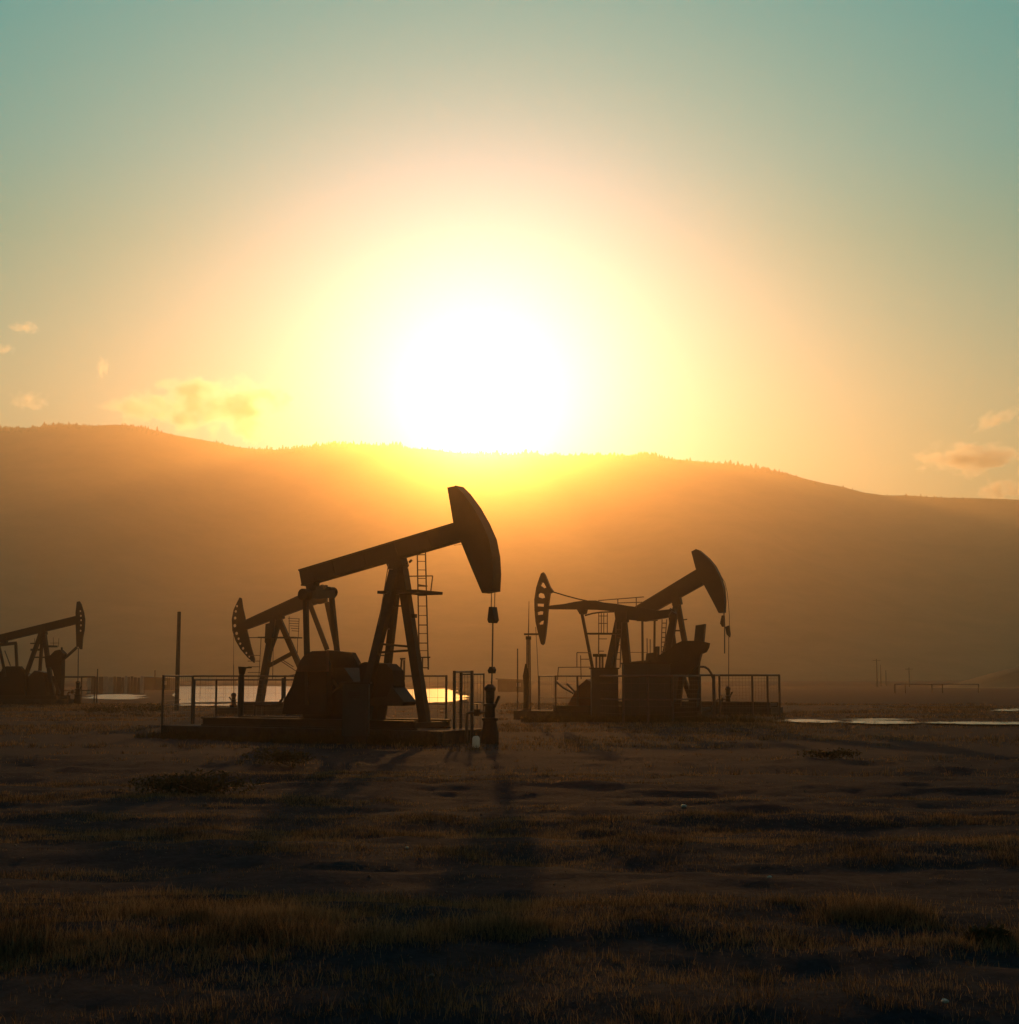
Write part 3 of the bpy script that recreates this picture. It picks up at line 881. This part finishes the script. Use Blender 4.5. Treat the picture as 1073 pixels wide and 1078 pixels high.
U.plate('carrier_bar', [(760.6, 648), (762.6, 648), (763, 660), (761, 660), (758.8, 656.5)], -0.14, 0.14)
U.rods('rod_tail', [(763, 658), (763, 688)], 0.0, 0.035, 'cable')
U.plate('rod_clamp', [(764, 660), (768, 658.5), (769, 668), (768.4, 671), (765.5, 668)], -0.1, 0.1)
U.rods('polished_rod', [(767.4, 668), (767.2, 728)], 0.0, 0.022, 'cable')
wellhead(U.pos + U.ax * U.L((766.5, 735)).x, 'wellhead inside the right fence under the raised horsehead', 0.8, -1, 1.45)

# ---- 5: far left, tail outside the frame -----------------------------------------------
U = Unit('pumpjack', 'distant pumpjack cut by the left edge of the photo', 46, 107.0, -12)
fr = [(83.8, 633), (85.7, 636.2), (88.3, 644.7), (89.6, 652.5), (89, 662.9), (87.3, 672), (86.4, 683.6)]
U.head([(81.2, 633.6)] + fr + [(84.4, 683.6), (83.1, 681), (80.8, 681), (80.1, 659), (79.9, 644.7)],
       [px_circle(x, y, 1.35, 1.2, n=8) for x, y in ((84.6, 643.4), (85.2, 648.3), (85.4, 652.9), (85.2, 658.4), (84.9, 664))], 0.06)
U.beam([(80.5, 648.6), (80.5, 657), (-12, 679), (-13, 671.5)], half=0.17)
U.plate('saddle_bearing', [(41, 661), (48, 659), (49, 668), (42, 669)], -0.2, 0.2)
U.bars('leg', [((44, 664), -0.1, (19, 734), -0.7, 3.6, 0.26)])
U.bars('leg', [((45, 664), 0.1, (40, 734), 0.7, 2.6, 0.2)])
U.bars('leg', [((46, 664), 0.0, (56, 734), 0.0, 3.8, 0.28)])
U.bars('cross_brace', [((36, 692), -0.3, (50, 692), 0, 1.5, 0.08), ((33, 684), -0.3, (41, 684), 0.2, 2.2, 0.3)])
pl = U.bars('platform', [((48, 680.5), 0.3, (57, 680.5), 0.3, 2.0, 1.0), ((34, 677.5), -0.3, (42, 677.5), -0.3, 1.2, 0.6)])
U.rail_net('guard_rail', [((53, 677), .7, (62.5, 677), .7), ((56, 671), .7, (56.5, 681), .7), ((62, 672), .7, (61.5, 681), .7), ((36.5, 672), -.6, (36, 678), -.6)], 0.02, parent=pl)
U.plate('tail_bearing', [(1, 671), (8, 669), (7, 678), (2, 678)], -0.18, 0.18)
eqb = MB(); eqb.bar(U.L((-6, 679.5), -0.95), U.L((16.5, 677), 0.95), 0.26, 0.24, Vector((0, 0, 1))); eqb.build('equalizer', M['paint'], U.root)
U.bars('pitman', [((16.6, 677), 0.95, (18, 706), 0.95, 2.6, 0.14)])
U.bars('pitman', [((-1, 680), -0.95, (6, 712), -0.95, 2.4, 0.14)])
U.rods('stay_cable', [(5, 685), (11, 701)], 0.2, 0.04, 'cable')
U.plate('counterweight', [(1, 710), (4, 703), (8, 701.5), (22, 701.5), (25, 705), (28, 712), (27, 732), (-6, 732), (-4, 714)], -0.95, -0.6, 'weight')
U.plate('gearbox', [(-8, 707), (25, 707), (34, 712), (40, 706), (50, 708), (53, 735), (-14, 735)], -0.5, 0.5, 'paint')
U.plate('engine', [(49, 691), (55, 690), (60, 685), (64.5, 684), (68.5, 688), (66.5, 692), (66.2, 712), (65, 734), (60, 740), (61, 722), (58, 707), (56, 702.5), (50.5, 703)], -0.35, 0.25, 'weight')
U.bars('belt_guard', [((56, 712), -0.4, (62.5, 730), -0.4, 3.0, 0.2)])
U.bars('exhaust_pipe', [((65, 681.5), 0.0, (65.4, 692), 0.0, 1.6, 0.1)])
U.bars('maintenance_boom', [((66, 695), 0.0, (81, 681.5), 0.0, 2.4, 0.14)])
U.base(-30, 67, 0.62, 0.95, -40, 70, 1.4, 0.36)
U.rods('polished_rod', [(82.6, 682), (82, 722)], 0.0, 0.035, 'cable')
wellhead(U.pos + U.ax * U.L((81.5, 735)).x, 'tapered wellhead below the distant pumpjack at the left', 0.95, -1, 1.7)


# ------------------------------------------------------------------ fences
def fence(name, label, nodes, H, mesh_spans=(), post_r=0.04, mid=True, rail_r=0.03, group=None):
    """nodes: (px, D). Posts at each node, rails between, woven wire where asked"""
    P = [Vector((gx(a, d), d, 0)) for a, d in nodes]
    root = empty(name, P[0])
    tag(root, label, 'fence', group)
    o = P[0]
    for p in P:
        MB().tube(p - o + Vector((0, 0, -0.3)), p - o + Vector((0, 0, H + 0.03)), post_r).build('post', M['rail'], root)
    for a, b in zip(P[:-1], P[1:]):
        MB().tube(a - o + Vector((0, 0, H)), b - o + Vector((0, 0, H)), rail_r).build('rail', M['rail'], root)
        if mid:
            MB().tube(a - o + Vector((0, 0, H * 0.48)), b - o + Vector((0, 0, H * 0.48)), rail_r * 0.55).build('rail', M['rail'], root)
    for i, j, step in mesh_spans:
        m = MB()
        a, b = P[i] - o, P[j] - o
        n = max(2, int((b - a).length / step))
        for q in range(1, n):
            p = a + (b - a) * (q / n)
            m.tube(p + Vector((0, 0, 0.05)), p + Vector((0, 0, H)), 0.0045, n=3)
        nz = max(2, int(H / step))
        for q in range(1, nz):
            z = Vector((0, 0, H * q / nz))
            m.tube(a + z, b + z, 0.0045, n=3)
        w = m.build('wire_mesh', M['rail'], root); w['kind'] = 'stuff'
    return root


fence('guard_fence', 'pipe guard fence standing round the largest pumpjack', [(172, 51), (203, 54.5), (252, 55.5), (300, 55.5), (349, 55.0), (470, 53.0)], 1.98, [(0, 1, 0.22), (1, 2, 0.3), (2, 3, 0.3), (4, 5, 0.35)], 0.045)
fence('guard_fence', 'tall mesh gate frame at the right end of the largest pumpjack', [(478.5, 44.5), (485.5, 45.3), (497, 43.6)], 2.1, [(0, 1, 0.16), (1, 2, 0.16)], 0.05, False)
fence('guard_fence', 'short pipe rail behind the gate frame near the wellhead', [(486, 56), (509.5, 54)], 2.05, [(0, 1, 0.3)], 0.03)
fence('guard_fence', 'mesh guard fence at the right of the right pair of pumpjacks', [(736, 73.5), (752, 72.5), (757.5, 73.5), (792, 73.5), (808, 73.8), (820.5, 72.5)], 2.05, [(2, 3, 0.16), (3, 4, 0.16), (4, 5, 0.16)], 0.055, False, 0.05)
fence('guard_fence', 'low pipe fence at the left of the right pair of pumpjacks', [(567.5, 72), (585, 69), (608, 69), (626, 69)], 2.0, [(0, 1, 0.35), (1, 2, 0.4)], 0.05)
fence('guard_fence', 'mesh guard fence run across the front of the right pair', [(628, 66), (656, 63.2), (682, 63.0), (708, 63.0), (737, 65.5)], 2.0, [(0, 1, 0.3), (1, 2, 0.3), (2, 3, 0.3), (3, 4, 0.2)], 0.05, True, 0.045)
fence('guard_fence', 'second pipe fence run standing behind the left guard fence', [(205, 60), (228, 61.5), (277, 62), (318, 61)], 1.83, [(0, 1, 0.35), (1, 2, 0.35)], 0.045)
fence('field_fence', 'faint wire fence far off at the foot of the right slope', [(942, 190), (953, 190), (981, 190), (992, 190), (1030, 190)], 1.1, (), 0.07, False, 0.05)
fence('barrier_rail', 'horizontal pipe barrier right of the distant pumpjack', [(66, 112), (86, 113), (100, 113)], 2.0, (), 0.06, True, 0.07)


# ------------------------------------------------------------------ masts, poles, cabinets, other fixtures
def simple_pole(name, label, cat, px, D, ytop, r, mat='wood', lean=0.0, group=None, arm=None):
    p = Vector((gx(px, D), D, 0)); root = empty(name, p)
    tag(root, label, cat, group)
    zt = pt(px, ytop, D).z
    MB().lathe([(r * 1.15, -0.4), (r, zt * 0.5), (r * 0.85, zt)], n=8).build('shaft', M[mat], root)
    MB().tube((0, 0, zt), (0, 0, zt + 0.06), r * 0.95, r * 0.7).build('cap', M['steel'], root)
    if arm:
        MB().bar((-arm, 0, zt - 0.3), (arm, 0, zt - 0.3), 0.12, 0.1).build('cross_arm', M[mat], root)
    return root


simple_pole('utility_pole', 'tall plain pole standing left of the guard fence', 'pole', 186.8, 88, 645, 0.13)
simple_pole('marker_rod', 'thin rod standing between the two pumpjack groups', 'rod', 545, 75, 684, 0.035, 'rail')
for i, (x, yt, D, r) in enumerate(((923.5, 694, 330, 0.14), (927.5, 700, 345, 0.10), (933, 706, 350, 0.10), (957.5, 703, 320, 0.13))):
    simple_pole('utility_pole', ['tallest of the faint far poles at right', 'faint thin pole just right of the tallest far pole', 'shortest of the clustered far poles at right', 'lone faint pole right of the far pole cluster'][i], 'pole', x, D, yt, r, group='far poles below the right slope', arm=0.9 if i in (0, 3) else None)
simple_pole('utility_pole', 'stub post poking above the dark shed at left', 'pole', 163, 240, 706, 0.12)
simple_pole('utility_pole', 'short leaning stub at the end of the far barrier', 'pole', 102.5, 113, 705, 0.05)

# lightning mast between the two groups
mx = gx(556.5, 70); root = empty('vent_mast', (mx, 70, 0)); tag(root, 'slim tripod vent mast with cross bar left of the slotted horsehead', 'mast')
zt = pt(556, 672, 70).z
for a in (-0.09, 0.0, 0.09):
    MB().tube((a, 0.05 * (a == 0), -0.3), (a * 0.8, 0.05 * (a == 0), zt), 0.035).build('stand_pipe', M['rail'], root)
MB().tube((0, 0, zt - 0.06), (0, 0, zt + 0.1), 0.14, n=10).build('collar', M['steel'], root)
MB().tube((0, 0, zt + 0.1), (0.03, 0, pt(557, 633, 70).z), 0.03, 0.012).build('spike', M['rail'], root)
MB().bar((-0.22, 0, zt + 0.2), (0.48, 0, zt + 0.2), 0.09, 0.08).build('cross_bar', M['steel'], root)
MB().lathe([(0.32, -0.3), (0.3, 0.25), (0.14, 0.45), (0.12, 1.6), (0.16, 2.0), (0.04, 2.6)], (-0.12, 0, 0), 12).build('base', M['weight'], root)

# standpipe with elbow
p = Vector((gx(254.5, 49.5), 49.5, 0)); root = empty('stand_pipe', p); tag(root, 'black standpipe with bent top before the left guard fence', 'pipe')
z1 = pt(254, 702, 49.5).z
MB().tube((0, 0, -0.3), (0, 0, z1 - 0.25), 0.09, n=10).build('riser', M['steel'], root)
MB().tube((0, 0, z1 - 0.25), (0.02, 0, z1), 0.10, 0.15, n=10).build('valve_body', M['weight'], root)
MB().path([(0.0, 0, z1 - 0.04), (0.17, 0, z1 - 0.03), (0.34, 0, z1 - 0.02)], 0.03).build('handle', M['steel'], root)
MB().path([(0.42, 0.3, -0.3), (0.42, 0.3, 0.98), (0.95, 0.35, 0.98), (1.25, 0.4, 1.05), (1.36, 0.4, 1.2), (1.36, 0.4, 1.9)], 0.05).build('side_pipe', M['rail'], root)


def cabinet(label, px0, px1, ytop, D, depth, mat='cabinet', roof=True, yaw=0.0):
    x0, x1 = gx(px0, D), gx(px1, D); zt = pt(px0, ytop, D).z
    r = empty('control_cabinet', ((x0 + x1) / 2, D + depth / 2, 0), math.radians(yaw)); tag(r, label, 'cabinet', 'control cabinets by the pumpjacks')
    w, d = (x1 - x0) / 2, depth / 2
    MB().box((-w, -d, 0.18), (w, d, zt - 0.06)).build('body', M[mat], r)
    MB().box((-w - 0.06, -d - 0.08, zt - 0.06), (w + 0.06, d + 0.06, zt)).build('roof', M['steel'], r)
    MB().box((-w + 0.05, -d + 0.05, -0.3), (w - 0.05, d - 0.05, 0.18)).build('plinth', M['concrete'], r)
    n = 2 if w > 0.7 else 1
    for i in range(n):
        a = -w + 0.05 + (2 * w - 0.1) * i / n; b = -w + 0.05 + (2 * w - 0.1) * (i + 1) / n
        dr = MB().box((a + 0.015, -d - 0.025, 0.26), (b - 0.015, -d - 0.001, zt - 0.16)).build('door', M[mat], r)
        MB().tube((b - 0.1, -d - 0.03, 0.5 * zt), (b - 0.1, -d - 0.06, 0.5 * zt), 0.02).build('handle', M['steel'], dr)
        for q in range(4):
            MB().box((a + 0.12, -d - 0.034, zt * 0.74 + q * 0.05), (b - 0.2, -d - 0.026, zt * 0.74 + q * 0.05 + 0.022)).build('louvre', M['steel'], dr)
    return r


cabinet('grey green cabinet in front of the largest pumpjack gearbox', 361, 388, 718, 43.0, 0.5)
cabinet('broad flat cabinet in front of the right pair of pumpjacks', 657, 706, 697.5, 65.0, 1.2)
cabinet('narrower cabinet left of the broad one under the vent', 623, 651, 703, 65.6, 0.9)

# bent handrail pipe beside the right fence
p = Vector((gx(736, 70.5), 70.5, 0)); root = empty('bent_pipe', p); tag(root, 'pipe bent over at the top beside the right mesh fence', 'pipe')
MB().path([Vector((gx(a, 70.5) - p.x, 0, pt(a, b, 70.5).z)) for a, b in ((734, 702), (742, 702), (746, 704.5), (749, 709), (751, 715), (751, 762))], 0.06).build('pipe', M['rail'], root)
MB().tube((gx(734, 70.5) - p.x, 0, pt(734, 702, 70.5).z), (gx(733, 70.5) - p.x, 0.3, -0.2), 0.06).build('foot', M['rail'], root)

# white canister on the ground by the wellhead
p = Vector((gx(501.5, 41.0), 41.0, 0)); root = empty('canister', p); tag(root, 'small white canister on the ground left of the nearest wellhead', 'canister')
MB().lathe([(0.10, -0.08), (0.105, 0.0), (0.105, 0.20), (0.08, 0.25), (0.03, 0.27)], n=14).build('body', M['milky'], root, True)
MB().lathe([(0.034, 0.27), (0.034, 0.31), (0.03, 0.315)], n=10).build('lid', M['redpaint'], root)
MB().box((-0.14, -0.14, -0.1), (0.14, 0.14, -0.075)).build('foot_plate', M['white'], root)

# sheet-metal wall far left, panel by panel
rnd = random.Random(8)
D = 185.0
p = Vector((gx(92, D), D, 0)); root = empty('panel_wall', p); tag(root, 'row of upright sheet metal panels far behind the left fence', 'wall')
xs = 92.0
i = 0
while xs < 150:
    w = rnd.choice((3.2, 4.0, 4.6, 5.2)); pale = rnd.random() < 0.45
    zt = 1.98 + rnd.uniform(0.0, 0.25)
    MB().box((gx(xs, D) - p.x, -0.05 + 0.04 * (i % 2), -0.3), (gx(xs + w - 0.5, D) - p.x, 0.03 + 0.04 * (i % 2), zt)).build('panel', M['panel_b' if pale else 'panel_a'], root)
    xs += w; i += 1


def shed(label, px0, px1, D, H, depth=4.0):
    x0, x1 = gx(px0, D), gx(px1, D)
    r = empty('shed', ((x0 + x1) / 2, D, 0)); tag(r, label, 'shed', 'low sheds on the far flat')
    w = (x1 - x0) / 2
    MB().prism([(-w, -0.3), (w, -0.3), (w, H * 0.9), (-w, H)], 0, depth).build('wall', M['shed'], r)
    MB().prism([(-w - 0.3, H + 0.03), (w + 0.3, H * 0.9 + 0.0), (w + 0.3, H * 0.9 + 0.15), (-w - 0.3, H + 0.18)], -0.3, depth + 0.3).build('roof', M['panel_a'], r)
    MB().box((-w * 0.3, -0.04, -0.2), (w * 0.1, -0.003, H * 0.75)).build('door', M['panel_a'], r)
    MB().box((w * 0.4, -0.04, H * 0.4), (w * 0.75, -0.003, H * 0.72)).build('window', M['panel_b'], r)


shed('low dark shed at the left of the pond', 151, 179, 240, 2.0)
shed('long low shed far behind the nearest wellhead', 524, 552, 210, 1.7)


# ------------------------------------------------------------------ shrubs
def shrub(label, px, D, w, h, seed, n=900, group='dark shrubs on the field'):
    rng = np.random.default_rng(seed)
    x0 = gx(px, D); z0 = float(gheight(x0, D))
    root = empty('shrub', (x0, D, z0)); tag(root, label, 'shrub', group)
    m = MB()
    for k in range(9):
        a = rng.uniform(0, 6.28); rr = rng.uniform(0.1, 0.5) * w
        m.tube((rng.uniform(-.3, .3) * w, rng.uniform(-.05, .05) * w, -0.05), (rr * math.cos(a), rr * math.sin(a) * 0.5, h * rng.uniform(0.5, 0.95)), 0.012, 0.004, 5)
    m.build('stem', M['wood'], root)
    V = np.zeros((n * 3, 3)); 
    lobes = [(rng.uniform(-.36, .36) * w, rng.uniform(-.15, .15) * w, rng.uniform(.25, .6) * h, rng.uniform(.2, .34)) for _ in range(9)]
    for i in range(n):
        lx, ly, lz, lr = lobes[rng.integers(len(lobes))]
        d = rng.normal(0, 1, 3); d /= np.linalg.norm(d); rr = lr * rng.random() ** 0.45
        c = np.array([lx + d[0] * rr * w, ly + d[1] * rr * w * 0.7, max(0.0, lz + d[2] * rr * h * 1.3)])
        s = rng.uniform(0.03, 0.075) * (0.6 + 0.5 * h)
        a = rng.normal(0, 1, 3); a /= np.linalg.norm(a); b = np.cross(a, rng.normal(0, 1, 3)); b /= np.linalg.norm(b)
        V[i * 3] = c - a * s; V[i * 3 + 1] = c + a * s * 0.6 + b * s * 0.45; V[i * 3 + 2] = c + a * s - b * s * 0.3
    link('foliage', grid_mesh('foliage', V, np.arange(n * 3).reshape(-1, 3), False), M['leaf'], root)


shrub('broad dark shrub below the far panel wall', 143, 78, 3.6, 0.75, 1, 1400)
shrub('low dark shrub left of the broad one under the distant pumpjack', 108, 80, 2.6, 0.55, 2, 900)
shrub('dark low shrub mound left of centre on the mid field', 205, 23.5, 2.3, 0.42, 3, 1600)
shrub('small shrub in front of the largest pumpjack pad', 292, 31, 1.5, 0.42, 4, 900)
shrub('low clump at the right of the mid field', 868, 33, 1.4, 0.25, 5, 700)
shrub('dark weedy clump in the foreground grass at right', 1026, 10.3, 0.30, 0.13, 6, 400)


# ------------------------------------------------------------------ pale stones standing in for ground glints and a grass tuft
for i, (px, D, s, lab) in enumerate(((806, 14.0, 0.022, 'pale pebble standing in for a glint on the dark mid ground'), (983, 8.6, 0.022, 'small pale pebble standing in for a glint near the lower right corner'),
                                     (718, 21.5, 0.045, 'pale rounded stone standing in for a grass tuft at the edge of the mid field'), (430, 16.2, 0.022, 'pale pebble standing in for a glint left of centre on the mid ground'))):
    x = gx(px, D); z = float(gheight(x, D))
    bm = bmesh.new(); bmesh.ops.create_icosphere(bm, subdivisions=2, radius=s)
    rr = random.Random(i)
    for v in bm.verts:
        v.co *= rr.uniform(0.85, 1.15); v.co.z *= 0.6
    me = bpy.data.meshes.new('stone'); bm.to_mesh(me); bm.free()
    o = link('stone', me, M['stone']); o.location = (x, D, z + s * 0.45); tag(o, lab, 'stone', 'pale stand-in stones on the field')


def make_gravel(n=5000):
    rng = np.random.default_rng(44)
    y = np.sqrt(rng.uniform(6.5 ** 2, 36 ** 2, n)); x = rng.uniform(-1, 1, n) * (0.39 * y + 1.5)
    r = np.exp(rng.normal(-5.0, 0.45, n)) * (0.7 + 0.02 * y)
    base = np.array([(1, 0, 0), (0, 1, 0), (-1, 0, 0), (0, -1, 0), (0, 0, .7), (0, 0, -.5)], float)
    V = base[None] * r[:, None, None] * rng.uniform(0.6, 1.4, (n, 6, 1))
    a = rng.uniform(0, 6.28, n); c, s_ = np.cos(a)[:, None], np.sin(a)[:, None]
    V = np.stack([V[..., 0] * c - V[..., 1] * s_ + x[:, None], V[..., 0] * s_ + V[..., 1] * c + y[:, None], V[..., 2] + (gheight(x, y) + r * 0.25)[:, None]], -1)
    f = np.array([(0, 1, 4), (1, 2, 4), (2, 3, 4), (3, 0, 4), (1, 0, 5), (2, 1, 5), (3, 2, 5), (0, 3, 5)])
    Fc = (np.arange(n) * 6)[:, None, None] + f[None]
    tag(link('gravel', grid_mesh('gravel', V.reshape(-1, 3), Fc.reshape(-1, 3), False), M['gravel']), 'loose gravel and clods scattered over the near field', 'gravel', kind='stuff')


M['gravel'] = noisy('field_gravel', (0.03, 0.029, 0.03), (0.06, 0.054, 0.05), 3.0, 0.6, 0, 0, 4, spec=0.4)
make_gravel()


# ------------------------------------------------------------------ grass
def make_grass(name, label, n, ylo, yhi, seed, hmin, hmax, wid, dens_fn, mat='grass'):
    rng = np.random.default_rng(seed)
    X, Y = [], []
    got = 0
    while got < n:
        m = n * 2
        y = np.sqrt(rng.uniform(ylo ** 2, yhi ** 2, m))
        x = rng.uniform(-1, 1, m) * (0.39 * y + 1.5)
        keep = rng.random(m) < dens_fn(x, y)
        x, y = x[keep], y[keep]
        X.append(x); Y.append(y); got += len(x)
    x = np.concatenate(X)[:n]; y = np.concatenate(Y)[:n]
    d = dens_fn(x, y)
    # most blades gather in tufts and lean away from the tuft's middle
    nt_ = max(1, n // 28)
    tid = rng.integers(0, nt_, n); tufted = rng.random(n) < 0.72
    spread = rng.uniform(0.02, 0.085, nt_) * (0.7 + 0.02 * y[:nt_]); tall = rng.uniform(0.5, 1.5, nt_)
    ox, oy = rng.normal(0, 1, n) * spread[tid], rng.normal(0, 1, n) * spread[tid]
    x = np.where(tufted, x[tid] + ox, x); y = np.where(tufted, y[tid] + oy, y); d = np.where(tufted, d[tid] * tall[tid], d * 0.6)
    h = rng.uniform(hmin, hmax, n) * (0.45 + 0.75 * d) * rng.uniform(0.6, 1.3, n)
    z = gheight(x, y) - 0.015
    a = rng.uniform(0, 2 * math.pi, n); lean = rng.uniform(0.05, 0.65, n) * h
    la = np.where(tufted, np.arctan2(oy, ox) + rng.normal(0, 0.5, n), rng.uniform(0, 2 * math.pi, n))
    w = wid * rng.uniform(0.6, 1.4, n) * (0.55 + 0.04 * y)
    cx, sx = np.cos(a) * w, np.sin(a) * w
    V = np.empty((n, 5, 3))
    V[:, 0] = np.stack([x - cx, y - sx, z], 1); V[:, 1] = np.stack([x + cx, y + sx, z], 1)
    mx_, my_ = x + np.cos(la) * lean * 0.35, y + np.sin(la) * lean * 0.35
    V[:, 2] = np.stack([mx_ + cx * .8, my_ + sx * .8, z + h * 0.6], 1); V[:, 3] = np.stack([mx_ - cx * .8, my_ - sx * .8, z + h * 0.6], 1)
    V[:, 4] = np.stack([x + np.cos(la) * lean, y + np.sin(la) * lean, z + h], 1)
    b = (np.arange(n) * 5)[:, None]
    Ft = np.concatenate([b + np.array([[0, 1, 2]]), b + np.array([[0, 2, 3]]), b + np.array([[3, 2, 4]])], 0)
    me = grid_mesh(name, V.reshape(-1, 3), Ft, False)
    return tag(link(name, me, M[mat]), label, 'grass', kind='stuff')


def band_d(x, y):
    c = 10.7 + 0.05 * x + 1.0 * (fbm(x / 3.0, y * 0, 5, 3) - 0.5)
    g = np.exp(-((y - c) / 0.85) ** 2)
    return np.clip(g * np.clip((fbm(x / 0.9, y / 0.5, 61, 3) - 0.40) * 4.0, 0.03, 1), 0, 1)


def field_d(x, y):
    t = np.clip((fbm(x / 6.0, y / 0.9, 71, 4) - 0.50) * 7.5, 0.045, 1)
    return np.clip(t * (0.35 + 0.65 * np.clip((fbm(x / 0.6, y / 0.4, 73, 2) - 0.3) * 2.5, 0, 1)), 0, 1)


def far_d(x, y):
    pad = ((x > -14) & (x < -0.5) & (y > 42)).astype(float)
    return np.clip((fbm(x / 10.0, y / 2.2, 81, 4) - 0.48) * 7.0, 0.05, 1) * (1 - 0.8 * pad)


make_grass('tall_grass', 'band of taller dry grass across the foreground', 80000, 8.5, 13.5, 11, 0.04, 0.15, 0.0020, band_d)
make_grass('short_grass', 'patchy short dry grass over the near field', 340000, 7.0, 30.0, 12, 0.015, 0.085, 0.0019, field_d)
make_grass('field_grass', 'thin dry grass tufts over the far field up to the wells', 130000, 28.0, 110.0, 13, 0.04, 0.15, 0.0028, far_d)


def strip_d(ax, ay, bx, by, w):
    dx, dy = bx - ax, by - ay
    ln = math.hypot(dx, dy)
    def fn(x, y):
        t = ((x - ax) * dx + (y - ay) * dy) / (ln * ln)
        o = ((x - ax) * dy - (y - ay) * dx) / ln          # distance on the camera's side
        inside = (t > -0.03) & (t < 1.03) & (o > -0.05) & (o < w)
        return inside * np.clip((fbm(x / 1.1, y / 0.7, 97, 3) - 0.28) * 2.6, 0.05, 1) * np.clip(1.15 - np.abs(o) / w, 0, 1)
    return fn


def weeds_at(unit_pos, heading, x0, x1, half, w, n, seed, label):
    h = math.radians(heading)
    ax, ay = unit_pos[0] + math.cos(h) * x0 + math.sin(h) * half, unit_pos[1] + math.sin(h) * x0 - math.cos(h) * half
    bx, by = unit_pos[0] + math.cos(h) * x1 + math.sin(h) * half, unit_pos[1] + math.sin(h) * x1 - math.cos(h) * half
    make_grass('weeds', label, n, min(ay, by) - w - 0.3, max(ay, by) + 0.4, seed, 0.10, 0.42, 0.0026, strip_d(ax, ay, bx, by, w), 'leaf')


weeds_at((gx(418, 45.0), 45.0), -30, -8.6, 2.4, 1.52, 1.1, 9000, 31, 'dark weeds growing along the pad of the largest pumpjack')
weeds_at((gx(560, 65.0), 65.0), 0, 0.0, 11.0, 0.0, 1.6, 9000, 32, 'dark weeds growing along the pads of the right pair')

# ------------------------------------------------------------------ clouds (beyond the haze)
CY = 5200.0
clouds = [  # px, py, half width px, half height px, density, seed, label
    (234, 428, 92, 42, 0.0550, 1, 'largest bright cloud just above the ridge at left'),
    (150, 430, 60, 22, 0.0300, 2, 'thin ragged cloud joining the largest cloud on its left'),
    (25, 345, 20, 8, 0.0500, 3, 'highest small wisp near the left edge'),
    (4, 368, 16, 8, 0.0500, 4, 'small wisp cut by the left edge'),
    (108, 388, 12, 14, 0.0500, 5, 'upright small wisp left of the largest cloud'),
    (30, 422, 28, 13, 0.0300, 6, 'faint wisp low at the left edge'),
    (1024, 482, 74, 21, 0.0750, 7, 'long flat cloud near the right edge'),
    (1046, 442, 34, 12, 0.0450, 8, 'slanting wisp above the long flat cloud at right'),
    (1052, 516, 34, 15, 0.0900, 9, 'small cloud rising from the ridge at the right edge'),
]


def make_cloud(px, py, hw, hh, dens, seed, label):
    c = pt(px, py, CY)
    k = CY / F
    bm = bmesh.new(); bmesh.ops.create_icosphere(bm, subdivisions=4, radius=1.0)
    V = np.array([v.co for v in bm.verts])
    n = fbm(V[:, 0] * 2.2 + seed * 5, V[:, 2] * 2.2 + V[:, 1] * 1.7, seed * 3, 4)
    for v, q in zip(bm.verts, n):
        v.co *= 0.72 + 0.6 * q
    me = bpy.data.meshes.new('cloud'); bm.to_mesh(me); bm.free()
    o = link('cloud', me, cloud_mat(seed, dens))
    o.location = c; o.scale = (hw * k, hw * k * 0.6, hh * k)
    o.rotation_euler = (0, math.radians(-22 if seed == 8 else 0), 0)
    tag(o, label, 'cloud', 'clouds near the horizon')


for c in clouds:
    make_cloud(*c)

# ------------------------------------------------------------------ haze
hz = MB().box((-3660, -440, -3.5), (3660, 3160, 368)).build('haze', None)
hm = bpy.data.materials.new('golden_haze'); hm.use_nodes = True
nt = hm.node_tree; nt.nodes.clear()
lobes = []
for dn, g in ((HAZE_DENSITY, HAZE_G), (HAZE_GLARE, HAZE_GLARE_G)):
    v = nt.nodes.new('ShaderNodeVolumePrincipled')
    v.inputs['Color'].default_value = (1.0, 0.79, 0.53, 1)
    v.inputs['Density'].default_value = dn
    v.inputs['Anisotropy'].default_value = g
    lobes.append(v)
mixv = nt.nodes.new('ShaderNodeAddShader')
nt.links.new(lobes[0].outputs[0], mixv.inputs[0]); nt.links.new(lobes[1].outputs[0], mixv.inputs[1])
o = nt.nodes.new('ShaderNodeOutputMaterial'); nt.links.new(mixv.outputs[0], o.inputs['Volume'])
hz.data.materials.append(hm)
tag(hz, 'golden haze in the air of the whole valley', 'haze', kind='stuff')
